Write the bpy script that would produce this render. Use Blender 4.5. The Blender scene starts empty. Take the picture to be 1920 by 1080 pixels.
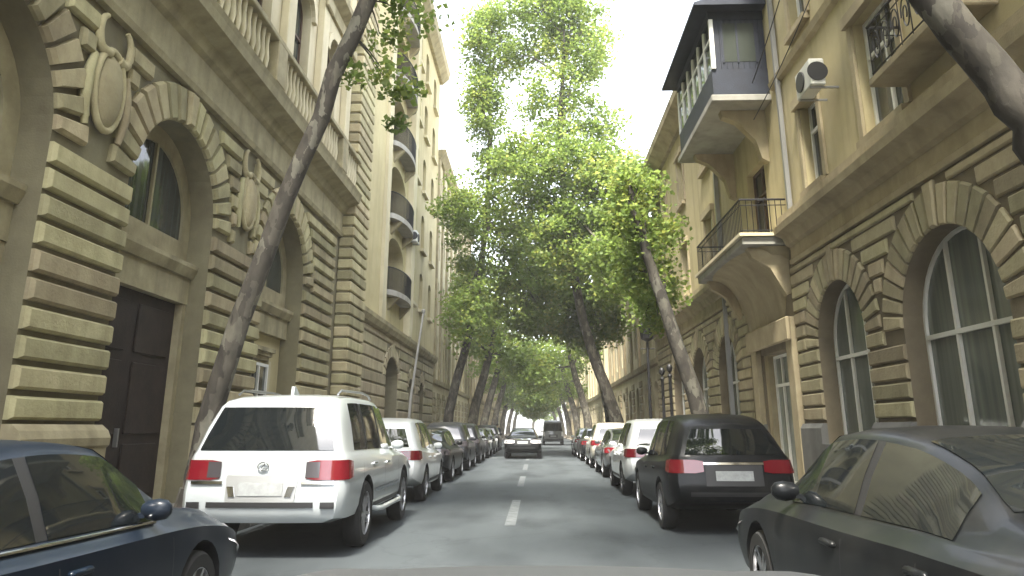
import bpy, bmesh, math, random
import numpy as np
from mathutils import Vector, Matrix

R = math.radians
rng = random.Random(7)
scene = bpy.context.scene
COL = scene.collection

# ------------------------------------------------------------------ camera
F_PX, CAM_H, PITCH, VPX, HOR = 1400.0, 1.45, R(15.0), 1005.0, 803.0     # in pixels of a 1920 x 1080 frame
cam_data = bpy.data.cameras.new('camera')
cam = bpy.data.objects.new('camera', cam_data)
COL.objects.link(cam)
scene.camera = cam
cam_data.sensor_fit = 'HORIZONTAL'
cam_data.sensor_width = 36.0
cam_data.lens = F_PX / 1920.0 * 36.0
cam_data.shift_y = -(540.0 - (HOR - F_PX * math.tan(PITCH))) / 1920.0
cam_data.clip_start = 0.05
cam_data.clip_end = 2000.0
yaw = math.atan((VPX - 960.0) * math.cos(PITCH) / F_PX)
cam.location = (0, 0, CAM_H)
cam.rotation_euler = (R(90) + PITCH, 0, yaw)

# ------------------------------------------------------------------ world, sun, exposure
SUN_DIR = Vector((-0.10, -0.45, 0.88)).normalized()       # towards the sun
elev = math.asin(SUN_DIR.z)
azim = math.atan2(SUN_DIR.x, SUN_DIR.y)
world = bpy.data.worlds.new('World')
scene.world = world
world.use_nodes = True
wn, wl = world.node_tree.nodes, world.node_tree.links
bg = wn['Background']
sky = wn.new('ShaderNodeTexSky')
sky.sky_type = 'NISHITA'
sky.sun_disc = False
sky.sun_elevation = elev
sky.sun_rotation = azim
sky.dust_density = 2.0
sky.air_density = 1.0
hs = wn.new('ShaderNodeHueSaturation')                   # hazy white summer sky
hs.inputs['Saturation'].default_value = 0.3
wl.new(sky.outputs[0], hs.inputs['Color'])
wl.new(hs.outputs[0], bg.inputs['Color'])
bg.inputs['Strength'].default_value = 0.15
sun_data = bpy.data.lights.new('sun', 'SUN')
sun_data.energy = 2.2
sun_data.angle = R(12)
sun_data.color = (1.0, 0.94, 0.82)
sun = bpy.data.objects.new('sun', sun_data)
COL.objects.link(sun)
sun.rotation_euler = SUN_DIR.to_track_quat('Z', 'Y').to_euler()
scene.view_settings.view_transform = 'Standard'
scene.view_settings.look = 'None'
scene.view_settings.exposure = 2.9
scene.view_settings.gamma = 1.0
scene.render.engine = 'CYCLES'
scene.cycles.max_bounces = 8
scene.cycles.transparent_max_bounces = 8
scene.cycles.caustics_reflective = False
scene.cycles.caustics_refractive = False
scene.cycles.sample_clamp_indirect = 6.0


# ------------------------------------------------------------------ materials
def new_mat(name):
    m = bpy.data.materials.new(name)
    m.use_nodes = True
    nt = m.node_tree
    return m, nt, nt.nodes, nt.links, nt.nodes['Principled BSDF']


def surface(name, col, col2=None, scale=1.2, rough=0.85, bump=0.25, bscale=40.0, rand=0.12, spec=0.3, stain=0.0):
    """mottled mineral surface: two tones by noise, a little per-object variation, fine relief"""
    m, nt, n, l, b = new_mat(name)
    col2 = col2 or tuple(c * 0.72 for c in col)
    geo = n.new('ShaderNodeNewGeometry')
    nz = n.new('ShaderNodeTexNoise')
    nz.inputs['Scale'].default_value = scale
    nz.inputs['Detail'].default_value = 6
    nz.inputs['Roughness'].default_value = 0.65
    l.new(geo.outputs['Position'], nz.inputs['Vector'])
    mx = n.new('ShaderNodeMix')
    mx.data_type = 'RGBA'
    rp = n.new('ShaderNodeValToRGB')
    rp.color_ramp.elements[0].position = 0.36
    rp.color_ramp.elements[1].position = 0.66
    l.new(nz.outputs['Fac'], rp.inputs['Fac'])
    l.new(rp.outputs[0], mx.inputs['Factor'])
    mx.inputs['A'].default_value = (*col2, 1)
    mx.inputs['B'].default_value = (*col, 1)
    out = mx.outputs['Result']
    if stain > 0:                                        # rain streaks and soot, stretched downwards
        mp = n.new('ShaderNodeMapping')
        mp.inputs['Scale'].default_value = (2.2, 2.2, 0.25)
        l.new(geo.outputs['Position'], mp.inputs['Vector'])
        n3 = n.new('ShaderNodeTexNoise')
        n3.inputs['Scale'].default_value = 1.0
        n3.inputs['Detail'].default_value = 5
        l.new(mp.outputs[0], n3.inputs['Vector'])
        r3 = n.new('ShaderNodeValToRGB')
        r3.color_ramp.elements[0].position = 0.5
        r3.color_ramp.elements[1].position = 0.72
        l.new(n3.outputs['Fac'], r3.inputs['Fac'])
        ml = n.new('ShaderNodeMath')
        ml.operation = 'MULTIPLY'
        ml.inputs[1].default_value = stain
        l.new(r3.outputs[0], ml.inputs[0])
        m3 = n.new('ShaderNodeMix')
        m3.data_type = 'RGBA'
        l.new(ml.outputs[0], m3.inputs['Factor'])
        l.new(out, m3.inputs['A'])
        m3.inputs['B'].default_value = (col[0] * 0.36, col[1] * 0.35, col[2] * 0.33, 1)
        out = m3.outputs['Result']
    if rand > 0:
        oi = n.new('ShaderNodeObjectInfo')
        hv = n.new('ShaderNodeHueSaturation')
        mr = n.new('ShaderNodeMapRange')
        mr.inputs['To Min'].default_value = 1 - rand
        mr.inputs['To Max'].default_value = 1 + rand
        l.new(oi.outputs['Random'], mr.inputs['Value'])
        l.new(mr.outputs[0], hv.inputs['Value'])
        wn_ = n.new('ShaderNodeTexWhiteNoise'); wn_.noise_dimensions = '1D'
        l.new(oi.outputs['Random'], wn_.inputs['W'])
        mh = n.new('ShaderNodeMapRange')
        mh.inputs['To Min'].default_value = 0.5 - rand * 0.07
        mh.inputs['To Max'].default_value = 0.5 + rand * 0.05
        l.new(wn_.outputs['Value'], mh.inputs['Value'])
        l.new(mh.outputs[0], hv.inputs['Hue'])
        l.new(out, hv.inputs['Color'])
        out = hv.outputs[0]
    l.new(out, b.inputs['Base Color'])
    b.inputs['Roughness'].default_value = rough
    b.inputs['Specular IOR Level'].default_value = spec
    if bump > 0:
        n2 = n.new('ShaderNodeTexNoise')
        n2.inputs['Scale'].default_value = bscale
        n2.inputs['Detail'].default_value = 4
        l.new(geo.outputs['Position'], n2.inputs['Vector'])
        bp = n.new('ShaderNodeBump')
        bp.inputs['Strength'].default_value = bump
        bp.inputs['Distance'].default_value = 0.02
        l.new(n2.outputs['Fac'], bp.inputs['Height'])
        l.new(bp.outputs[0], b.inputs['Normal'])
    return m


def plain(name, col, rough=0.5, metal=0.0, coat=0.0, spec=0.5):
    m, nt, n, l, b = new_mat(name)
    b.inputs['Base Color'].default_value = (*col, 1)
    b.inputs['Roughness'].default_value = rough
    b.inputs['Metallic'].default_value = metal
    b.inputs['Coat Weight'].default_value = coat
    b.inputs['Coat Roughness'].default_value = 0.04
    b.inputs['Specular IOR Level'].default_value = spec
    return m


def paint(name, col, metal=0.0, rough=0.35, dust=0.22):
    """car paint with a clear coat and a little road dust low down in the noise"""
    m, nt, n, l, b = new_mat(name)
    geo = n.new('ShaderNodeNewGeometry')
    nz = n.new('ShaderNodeTexNoise')
    nz.inputs['Scale'].default_value = 3.0
    nz.inputs['Detail'].default_value = 5
    l.new(geo.outputs['Position'], nz.inputs['Vector'])
    mx = n.new('ShaderNodeMix')
    mx.data_type = 'RGBA'
    mr = n.new('ShaderNodeMapRange')
    mr.inputs['From Min'].default_value = 0.45
    mr.inputs['From Max'].default_value = 0.8
    mr.inputs['To Max'].default_value = dust
    l.new(nz.outputs['Fac'], mr.inputs['Value'])
    l.new(mr.outputs[0], mx.inputs['Factor'])
    mx.inputs['A'].default_value = (*col, 1)
    mx.inputs['B'].default_value = (0.26, 0.24, 0.20, 1)
    l.new(mx.outputs['Result'], b.inputs['Base Color'])
    b.inputs['Metallic'].default_value = metal
    b.inputs['Roughness'].default_value = rough
    b.inputs['Coat Weight'].default_value = 0.9 if max(col) > .1 else 0.12
    b.inputs['Specular IOR Level'].default_value = 0.5 if max(col) > .1 else 0.14
    b.inputs['Coat Roughness'].default_value = 0.06
    return m


def leaf_mat(name, c_dark, c_light):
    m, nt, n, l, b = new_mat(name)
    geo = n.new('ShaderNodeNewGeometry')
    nz = n.new('ShaderNodeTexNoise')
    nz.inputs['Scale'].default_value = 0.55
    nz.inputs['Detail'].default_value = 3
    l.new(geo.outputs['Position'], nz.inputs['Vector'])
    ad = n.new('ShaderNodeMath'); ad.operation = 'MULTIPLY_ADD'
    ad.inputs[1].default_value = 0.55
    l.new(geo.outputs['Random Per Island'], ad.inputs[0])
    mr = n.new('ShaderNodeMapRange')
    mr.inputs['From Min'].default_value = 0.35; mr.inputs['From Max'].default_value = 0.65
    mr.inputs['To Max'].default_value = 0.45
    l.new(nz.outputs['Fac'], mr.inputs['Value'])
    l.new(mr.outputs[0], ad.inputs[2])
    rp = n.new('ShaderNodeValToRGB')
    rp.color_ramp.elements[0].color = (*c_dark, 1)
    rp.color_ramp.elements[1].color = (c_light[0] * 1.25, c_light[1] * 1.02, c_light[2], 1)
    e = rp.color_ramp.elements.new(0.55); e.color = (*[(a_ * .4 + b_ * .6) * k_ for a_, b_, k_ in zip(c_dark, c_light, (.92, 1, 1))], 1)
    l.new(ad.outputs[0], rp.inputs['Fac'])
    tr = n.new('ShaderNodeBsdfTranslucent')
    hv = n.new('ShaderNodeHueSaturation')
    hv.inputs['Value'].default_value = 1.9
    hv.inputs['Hue'].default_value = 0.485
    l.new(rp.outputs[0], hv.inputs['Color'])
    l.new(hv.outputs[0], tr.inputs['Color'])
    l.new(rp.outputs[0], b.inputs['Base Color'])
    b.inputs['Roughness'].default_value = 0.5
    b.inputs['Specular IOR Level'].default_value = 0.3
    ms = n.new('ShaderNodeMixShader')
    ms.inputs[0].default_value = 0.55
    l.new(b.outputs[0], ms.inputs[1])
    l.new(tr.outputs[0], ms.inputs[2])
    l.new(ms.outputs[0], n['Material Output'].inputs['Surface'])
    return m


def asphalt_mat():
    """old asphalt: lengthwise wear, blotches of oil and repair, thin tar-filled cracks, grain"""
    m, nt, n, l, b = new_mat('asphalt')
    geo = n.new('ShaderNodeNewGeometry')
    def noise(scale, sc3, detail=5):
        mp = n.new('ShaderNodeMapping'); mp.inputs['Scale'].default_value = sc3
        l.new(geo.outputs['Position'], mp.inputs['Vector'])
        t = n.new('ShaderNodeTexNoise'); t.inputs['Scale'].default_value = scale; t.inputs['Detail'].default_value = detail
        l.new(mp.outputs[0], t.inputs['Vector'])
        return t
    def ramp(src, p0, c0, p1, c1):
        r = n.new('ShaderNodeValToRGB')
        r.color_ramp.elements[0].position = p0; r.color_ramp.elements[0].color = (*c0, 1)
        r.color_ramp.elements[1].position = p1; r.color_ramp.elements[1].color = (*c1, 1)
        l.new(src, r.inputs['Fac'])
        return r.outputs[0]
    def mul(a, c, fac=1.0):
        x = n.new('ShaderNodeMix'); x.data_type = 'RGBA'; x.blend_type = 'MULTIPLY'
        x.inputs['Factor'].default_value = fac
        l.new(a, x.inputs['A']); l.new(c, x.inputs['B'])
        return x.outputs['Result']
    wear = ramp(noise(0.9, (1.0, 0.10, 1.0)).outputs['Fac'], 0.30, (0.044, 0.052, 0.057), 0.70, (0.070, 0.081, 0.088))
    blot = ramp(noise(0.75, (1.0, 0.45, 1.0), 7).outputs['Fac'], 0.34, (0.62, 0.63, 0.64), 0.52, (1, 1, 1))
    fine = noise(110, (1, 1, 1), 3)
    grain = ramp(fine.outputs['Fac'], 0.3, (0.72, 0.72, 0.72), 0.7, (1.15, 1.15, 1.15))
    vo = n.new('ShaderNodeTexVoronoi'); vo.feature = 'DISTANCE_TO_EDGE'; vo.inputs['Scale'].default_value = 0.42
    wob = noise(1.7, (1, 1, 1), 4)
    vm = n.new('ShaderNodeVectorMath'); vm.operation = 'MULTIPLY_ADD'
    vm.inputs[1].default_value = (1.3, 1.3, 0.0)
    l.new(wob.outputs['Color'], vm.inputs[0]); l.new(geo.outputs['Position'], vm.inputs[2])
    l.new(vm.outputs[0], vo.inputs['Vector'])
    crack = ramp(vo.outputs['Distance'], 0.004, (0.45, 0.45, 0.45), 0.012, (1, 1, 1))
    c = mul(mul(mul(wear, blot), grain, 0.7), crack, 0.3)
    l.new(c, b.inputs['Base Color'])
    b.inputs['Roughness'].default_value = 0.8
    b.inputs['Specular IOR Level'].default_value = 0.25
    bp = n.new('ShaderNodeBump'); bp.inputs['Strength'].default_value = 0.35; bp.inputs['Distance'].default_value = 0.01
    l.new(fine.outputs['Fac'], bp.inputs['Height'])
    l.new(bp.outputs[0], b.inputs['Normal'])
    return m


def bark_mat(k=1.0):
    """plane bark: grey-brown plates flaking off paler wood"""
    m, nt, n, l, b = new_mat('plane_bark')
    geo = n.new('ShaderNodeNewGeometry')
    mp = n.new('ShaderNodeMapping'); mp.inputs['Scale'].default_value = (1.0, 1.0, 0.5)
    l.new(geo.outputs['Position'], mp.inputs['Vector'])
    w = n.new('ShaderNodeTexNoise'); w.inputs['Scale'].default_value = 6.0; w.inputs['Detail'].default_value = 5
    l.new(mp.outputs[0], w.inputs['Vector'])
    vm = n.new('ShaderNodeVectorMath'); vm.operation = 'MULTIPLY_ADD'; vm.inputs[1].default_value = (0.35, 0.35, 0.35)
    l.new(w.outputs['Color'], vm.inputs[0]); l.new(mp.outputs[0], vm.inputs[2])
    vo = n.new('ShaderNodeTexVoronoi'); vo.inputs['Scale'].default_value = 7.0
    l.new(vm.outputs[0], vo.inputs['Vector'])
    sx = n.new('ShaderNodeSeparateColor'); l.new(vo.outputs['Color'], sx.inputs[0])
    rp = n.new('ShaderNodeValToRGB'); rp.color_ramp.interpolation = 'CONSTANT'
    els = rp.color_ramp.elements
    els[0].position = 0.0; els[0].color = (0.068, 0.059, 0.046, 1)
    els[1].position = 0.45; els[1].color = (0.105, 0.093, 0.072, 1)
    e = els.new(0.72); e.color = (0.145, 0.132, 0.10, 1)
    e = els.new(0.9); e.color = (0.19, 0.18, 0.14, 1)
    for e_ in els:
        e_.color = (*[c_ * k for c_ in e_.color[:3]], 1)
    l.new(sx.outputs[0], rp.inputs['Fac'])
    mx = n.new('ShaderNodeMix'); mx.data_type = 'RGBA'; mx.blend_type = 'MULTIPLY'; mx.inputs['Factor'].default_value = 0.8
    r2 = n.new('ShaderNodeValToRGB'); r2.color_ramp.elements[0].position = 0.35; r2.color_ramp.elements[0].color = (.45, .45, .45, 1); r2.color_ramp.elements[1].position = 0.65
    l.new(w.outputs['Fac'], r2.inputs['Fac'])
    l.new(rp.outputs[0], mx.inputs['A']); l.new(r2.outputs[0], mx.inputs['B'])
    l.new(mx.outputs['Result'], b.inputs['Base Color'])
    b.inputs['Roughness'].default_value = 0.9
    bp = n.new('ShaderNodeBump'); bp.inputs['Strength'].default_value = 0.7; bp.inputs['Distance'].default_value = 0.03
    ad = n.new('ShaderNodeMath'); ad.operation = 'ADD'
    l.new(w.outputs['Fac'], ad.inputs[0]); l.new(sx.outputs[0], ad.inputs[1])
    l.new(ad.outputs[0], bp.inputs['Height'])
    l.new(bp.outputs[0], b.inputs['Normal'])
    return m


def old_glass(name, col, rough):
    m = plain(name, col, rough, spec=0.7)
    n, l = m.node_tree.nodes, m.node_tree.links
    geo = n.new('ShaderNodeNewGeometry')
    nz = n.new('ShaderNodeTexNoise'); nz.inputs['Scale'].default_value = 1.6; nz.inputs['Detail'].default_value = 2
    l.new(geo.outputs['Position'], nz.inputs['Vector'])
    bp = n.new('ShaderNodeBump'); bp.inputs['Strength'].default_value = 0.25; bp.inputs['Distance'].default_value = 0.03
    l.new(nz.outputs['Fac'], bp.inputs['Height'])
    l.new(bp.outputs[0], n['Principled BSDF'].inputs['Normal'])
    # what hangs behind the pane: folds of a curtain or a dim room, different from window to window
    oi = n.new('ShaderNodeObjectInfo')
    mp = n.new('ShaderNodeMapping'); mp.inputs['Scale'].default_value = (1.0, 9.0, 0.15)
    l.new(geo.outputs['Position'], mp.inputs['Vector'])
    n2 = n.new('ShaderNodeTexNoise'); n2.inputs['Scale'].default_value = 1.0; n2.inputs['Detail'].default_value = 3
    l.new(mp.outputs[0], n2.inputs['Vector'])
    mr = n.new('ShaderNodeMapRange'); mr.inputs['From Min'].default_value = 0.35; mr.inputs['From Max'].default_value = 0.7
    l.new(n2.outputs['Fac'], mr.inputs['Value'])
    ml = n.new('ShaderNodeMath'); ml.operation = 'MULTIPLY'
    l.new(mr.outputs[0], ml.inputs[0]); l.new(oi.outputs['Random'], ml.inputs[1])
    mx = n.new('ShaderNodeMix'); mx.data_type = 'RGBA'
    l.new(ml.outputs[0], mx.inputs['Factor'])
    mx.inputs['A'].default_value = (*col, 1)
    mx.inputs['B'].default_value = (col[0] * 2.6 + .03, col[1] * 2.5 + .03, col[2] * 2.4 + .025, 1)
    l.new(mx.outputs['Result'], n['Principled BSDF'].inputs['Base Color'])
    return m


M = {
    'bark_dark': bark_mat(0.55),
    'lime': surface('limestone_block', (0.43, 0.385, 0.225), (0.31, 0.27, 0.155), scale=1.6, stain=0.55, rand=0.24, bump=0.5, bscale=22),
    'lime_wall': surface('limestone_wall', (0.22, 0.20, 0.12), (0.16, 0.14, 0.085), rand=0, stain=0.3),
    'lime_trim': surface('limestone_trim', (0.38, 0.335, 0.205), (0.27, 0.235, 0.14), scale=2.2, rand=0.06, stain=0.55),
    'ochre': surface('ochre_plaster', (0.50, 0.44, 0.25), (0.42, 0.36, 0.20), scale=0.6, bump=0.12, rand=0, stain=0.25),
    'pale': surface('pale_stone', (0.58, 0.525, 0.36), (0.48, 0.425, 0.28), scale=0.7, rand=0.05, stain=0.3),
    'tan': surface('tan_plaster', (0.46, 0.395, 0.235), (0.38, 0.325, 0.185), scale=0.8, bump=0.15, rand=0, stain=0.45),
    'tan_block': surface('tan_block', (0.40, 0.355, 0.225), (0.30, 0.26, 0.165), scale=1.8, stain=0.5, rand=0.24, bump=0.5, bscale=22),
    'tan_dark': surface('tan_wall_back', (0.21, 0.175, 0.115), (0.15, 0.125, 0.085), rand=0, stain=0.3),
    'tan_trim': surface('tan_trim', (0.40, 0.34, 0.215), (0.30, 0.25, 0.16), scale=1.8, rand=0.06, stain=0.5),
    'grey_plinth': surface('grey_plinth', (0.17, 0.17, 0.16), (0.12, 0.12, 0.115), rand=0.05, stain=0.3),
    'concrete': surface('concrete', (0.34, 0.33, 0.29), (0.25, 0.24, 0.21), rand=0.05, stain=0.4),
    'pave': surface('paving', (0.26, 0.25, 0.22), (0.20, 0.19, 0.17), rand=0.1, scale=2.0),
    'kerb': surface('kerb_stone', (0.32, 0.31, 0.28), rand=0.1, scale=3.0),
    'asphalt': asphalt_mat(),
    'line': surface('worn_road_paint', (0.125, 0.138, 0.143), (0.07, 0.078, 0.083), scale=6.0, rand=0, bump=0.1),
    'soil': surface('soil', (0.10, 0.075, 0.05), rand=0),
    'bark': bark_mat(),
    'leaf': leaf_mat('leaf_green', (0.088, 0.132, 0.03), (0.18, 0.245, 0.058)),
    'leaf_d': leaf_mat('leaf_dark', (0.06, 0.09, 0.03), (0.12, 0.165, 0.06)),
    'wood_dark': surface('dark_door_wood', (0.035, 0.024, 0.019), (0.02, 0.014, 0.012), scale=4, rough=0.55, rand=0.1),
    'wood_brown': surface('brown_frame_wood', (0.10, 0.065, 0.04), rough=0.6, rand=0.1, scale=4),
    'white_frame': plain('white_frame_paint', (0.70, 0.70, 0.66), 0.45),
    'pane': old_glass('window_glass', (0.022, 0.027, 0.024), 0.05),
    'pane_green': old_glass('green_window_glass', (0.105, 0.122, 0.11), 0.08),
    'curtain': surface('pale_curtain', (0.45, 0.44, 0.38), rand=0, bump=0.1),
    'iron': plain('black_iron', (0.025, 0.025, 0.027), 0.45, 0.6),
    'steel': plain('grey_steel', (0.28, 0.28, 0.27), 0.45, 0.5),
    'oriel_blue': surface('weathered_blue_boards', (0.026, 0.031, 0.046), (0.018, 0.021, 0.030), scale=3, rough=0.6, rand=0.06),
    'ac_white': plain('aircon_white', (0.62, 0.62, 0.58), 0.45),
    'black_plastic': plain('black_plastic', (0.018, 0.018, 0.019), 0.5),
    'glass_car': plain('car_glass', (0.008, 0.010, 0.011), 0.03, spec=0.75, coat=0.3),
    'rubber': plain('tyre_rubber', (0.016, 0.016, 0.016), 0.8),
    'alloy': plain('alloy', (0.42, 0.42, 0.43), 0.32, 0.9),
    'alloy_dark': plain('dark_alloy', (0.10, 0.10, 0.105), 0.35, 0.8),
    'chrome': plain('chrome', (0.75, 0.76, 0.77), 0.12, 1.0),
    'red_light': plain('red_lens', (0.15, 0.008, 0.014), 0.10, coat=0.6),
    'dark_light': plain('smoked_lens', (0.055, 0.05, 0.055), 0.12, coat=0.6),
    'white_light': plain('clear_lens', (0.72, 0.70, 0.72), 0.12, coat=0.6),
    'plate': surface('number_plate', (0.36, 0.38, 0.38), (0.27, 0.28, 0.28), scale=14.0, rough=0.4, bump=0.0),
    'p_white': paint('white_paint', (0.44, 0.475, 0.485), dust=0.10),
    'p_bright': paint('bright_white_paint', (0.74, 0.76, 0.75), dust=0.06),
    'p_black': paint('black_paint', (0.006, 0.007, 0.008), dust=0.05),
    'p_char': paint('charcoal_paint', (0.025, 0.027, 0.031), 0.3, dust=0.08),
    'p_navy': paint('navy_paint', (0.005, 0.010, 0.019), dust=0.04),
    'p_grey': paint('grey_paint', (0.13, 0.135, 0.14), 0.4),
    'p_silver': paint('silver_paint', (0.40, 0.41, 0.41), 0.5),
    'p_beige': paint('beige_paint', (0.48, 0.45, 0.38)),
    'p_bonnet': plain('grey_bonnet_paint', (0.035, 0.038, 0.041), 0.5),
    'skin': plain('skin', (0.42, 0.27, 0.19), 0.6),
    'cloth_dark': plain('dark_cloth', (0.03, 0.032, 0.04), 0.9),
    'hair': plain('dark_hair', (0.02, 0.015, 0.012), 0.7),
    'cable': plain('cable_black', (0.02, 0.02, 0.02), 0.6),
    'cloth_pink': plain('laundry_pink', (0.55, 0.42, 0.46), 0.9),
}


# ------------------------------------------------------------------ helpers
def link(o, parent=None):
    COL.objects.link(o)
    if parent is not None:
        o.parent = parent
    return o


def tag(o, label=None, cat=None, group=None, kind=None):
    if label: o['label'] = label
    if cat: o['category'] = cat
    if group: o['group'] = group
    if kind: o['kind'] = kind
    return o


def empty(name, loc=(0, 0, 0), rz=0, parent=None):
    o = bpy.data.objects.new(name, None)
    o.location = loc
    o.rotation_euler = (0, 0, rz)
    o.empty_display_size = 0.2
    return link(o, parent)


def add_mesh(name, mesh, parent=None, loc=(0, 0, 0)):
    o = bpy.data.objects.new(name, mesh)
    o.location = loc
    return link(o, parent)


def smooth(me, ang=40):
    me.shade_smooth()
    me.set_sharp_from_angle(angle=R(ang))


class MB:
    """collects shapes; build() links them as ONE mesh object"""
    def __init__(s):
        s.v, s.f, s.mi = [], [], []

    def face(s, pts, mi=0):
        k = len(s.v)
        s.v += [tuple(p) for p in pts]
        s.f.append(tuple(range(k, k + len(pts))))
        s.mi.append(mi)

    def add(s, v, f, mi=0):
        k = len(s.v)
        s.v += [tuple(p) for p in v]
        s.f += [tuple(i + k for i in q) for q in f]
        s.mi += [mi] * len(f)

    def box(s, a, b, mi=0, ch=0.0):
        x0, y0, z0 = [min(p, q) for p, q in zip(a, b)]
        x1, y1, z1 = [max(p, q) for p, q in zip(a, b)]
        if ch <= 0:
            v = [(x, y, z) for x in (x0, x1) for y in (y0, y1) for z in (z0, z1)]
            f = [(0, 1, 3, 2), (4, 6, 7, 5), (0, 4, 5, 1), (2, 3, 7, 6), (0, 2, 6, 4), (1, 5, 7, 3)]
            s.add(v, f, mi)
        else:
            bm = bmesh.new()
            bmesh.ops.create_cube(bm, size=1)
            for vv in bm.verts:
                vv.co = Vector(((x0 + x1) / 2 + vv.co.x * (x1 - x0), (y0 + y1) / 2 + vv.co.y * (y1 - y0), (z0 + z1) / 2 + vv.co.z * (z1 - z0)))
            bmesh.ops.bevel(bm, geom=bm.edges[:], offset=ch, segments=1, affect='EDGES')
            bm.verts.index_update()
            s.add([v.co[:] for v in bm.verts], [[v.index for v in q.verts] for q in bm.faces], mi)
            bm.free()

    def prism(s, poly, axis, a, b, mi=0):
        """poly of 2-D points extruded along axis (0 x: (y,z); 1 y: (x,z); 2 z: (x,y)) from a to b"""
        def p3(p, t):
            return (t, p[0], p[1]) if axis == 0 else ((p[0], t, p[1]) if axis == 1 else (p[0], p[1], t))
        n = len(poly)
        v = [p3(p, a) for p in poly] + [p3(p, b) for p in poly]
        f = [tuple(range(n))[::-1], tuple(range(n, 2 * n))] + [(i, (i + 1) % n, n + (i + 1) % n, n + i) for i in range(n)]
        s.add(v, f, mi)

    def tube(s, pts, rad, seg=8, mi=0, cap=True):
        pts = [Vector(p) for p in pts]
        rads = rad if isinstance(rad, (list, tuple)) else [rad] * len(pts)
        k = len(s.v)
        ref = Vector((0.31, 0.17, 0.93)).normalized()
        for i, p in enumerate(pts):
            d = (pts[min(i + 1, len(pts) - 1)] - pts[max(i - 1, 0)]).normalized()
            r_ = ref if abs(d.dot(ref)) < 0.97 else Vector((1, 0, 0))
            u = d.cross(r_).normalized()
            w = d.cross(u)
            for j in range(seg):
                a = 2 * math.pi * j / seg
                s.v.append(tuple(p + (u * math.cos(a) + w * math.sin(a)) * rads[i]))
        for i in range(len(pts) - 1):
            for j in range(seg):
                a, b = k + i * seg + j, k + i * seg + (j + 1) % seg
                s.f.append((a, b, b + seg, a + seg))
                s.mi.append(mi)
        if cap:
            s.f.append(tuple(k + j for j in range(seg))[::-1]); s.mi.append(mi)
            e = k + (len(pts) - 1) * seg
            s.f.append(tuple(e + j for j in range(seg))); s.mi.append(mi)

    def lathe(s, prof, c=(0, 0, 0), axis=2, seg=16, mi=0):
        k = len(s.v)
        for r, t in prof:
            for j in range(seg):
                a = 2 * math.pi * j / seg
                x, y = r * math.cos(a), r * math.sin(a)
                p = (x, y, t) if axis == 2 else ((t, x, y) if axis == 0 else (x, t, y))
                s.v.append((c[0] + p[0], c[1] + p[1], c[2] + p[2]))
        for i in range(len(prof) - 1):
            for j in range(seg):
                a, b = k + i * seg + j, k + i * seg + (j + 1) % seg
                s.f.append((a, b, b + seg, a + seg)); s.mi.append(mi)
        if prof[0][0] > 1e-4:
            s.f.append(tuple(k + j for j in range(seg))[::-1]); s.mi.append(mi)
        if prof[-1][0] > 1e-4:
            e = k + (len(prof) - 1) * seg
            s.f.append(tuple(e + j for j in range(seg))); s.mi.append(mi)

    def mesh(s, name, mats, sm=0):
        me = bpy.data.meshes.new(name)
        me.from_pydata(s.v, [], s.f)
        for m in (mats if isinstance(mats, (list, tuple)) else [mats]):
            me.materials.append(M[m] if isinstance(m, str) else m)
        if any(s.mi):
            me.polygons.foreach_set('material_index', s.mi)
        bm = bmesh.new(); bm.from_mesh(me)
        bmesh.ops.remove_doubles(bm, verts=bm.verts, dist=1e-5)
        bmesh.ops.recalc_face_normals(bm, faces=bm.faces)
        bm.to_mesh(me); bm.free()
        if sm:
            smooth(me, sm)
        return me

    def build(s, name, mats, parent=None, sm=0, loc=(0, 0, 0)):
        return add_mesh(name, s.mesh(name, mats, sm), parent, loc)


def copy_tree(o, parent=None):
    c = o.copy()
    COL.objects.link(c)
    c.parent = parent
    for ch in list(o.children):
        copy_tree(ch, c)
    return c


# ------------------------------------------------------------------ ground
XL, XR = -6.4, 6.0                 # facade lines
KL, KR = -4.35, 4.15               # kerb lines
ground = MB(); ground.face([(-400, -200, -0.03), (400, -200, -0.03), (400, 900, -0.03), (-400, 900, -0.03)])
tag(ground.build('ground', 'pave'), kind='structure')
road = MB(); road.face([(KL, -30, 0), (KR, -30, 0), (KR, 172, 0), (KL, 172, 0)])
road_o = tag(road.build('road', 'asphalt'), kind='structure')
for i in range(16):
    y0 = 12.3 + i * 8.0 - 8.0
    d = MB(); d.face([(-0.50, y0, 0.004), (-0.33, y0, 0.004), (-0.33, y0 + 4.2, 0.004), (-0.50, y0 + 4.2, 0.004)])
    d.build('lane_dash', 'line', road_o)
d = MB(); d.face([(-2.5, 38.6, 0.004), (-1.95, 38.6, 0.004), (-1.95, 40.2, 0.004), (-2.5, 40.2, 0.004)])
d.build('parking_mark', 'line', road_o)
for x0, x1, nm in ((XL - 0.5, KL - 0.15, 'pavement_left'), (KR + 0.15, XR + 0.5, 'pavement_right')):
    pv = MB(); pv.box((x0, -20, -0.02), (x1, 260, 0.12))
    pvo = tag(pv.build(nm, 'soil'), kind='structure')
    w = 0.6
    nx = int((abs(x1 - x0) - 0.5) / w)
    edge = KL - 0.15 if nm == 'pavement_left' else KR + 0.15
    sgn = -1 if nm == 'pavement_left' else 1
    sl = MB(); sl.box((0.006, 0.006, 0), (w - 0.006, w * 2 - 0.006, 0.035), ch=0.006)
    slm = sl.mesh('paving_slab', 'pave')
    for j in range(22):
        for i in range(nx + 1):
            xa = edge + sgn * (i * w) - (w if sgn < 0 else 0)
            o = add_mesh('paving_slab', slm, pvo, (xa, 2 + j * 2 * w, 0.105 + rng.uniform(-.003, .003)))
kb = MB(); kb.box((0, 0.01, -0.05), (0.15, 0.99, 0.145), ch=0.015)
kbm = kb.mesh('kerb_stone', 'kerb')
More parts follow.
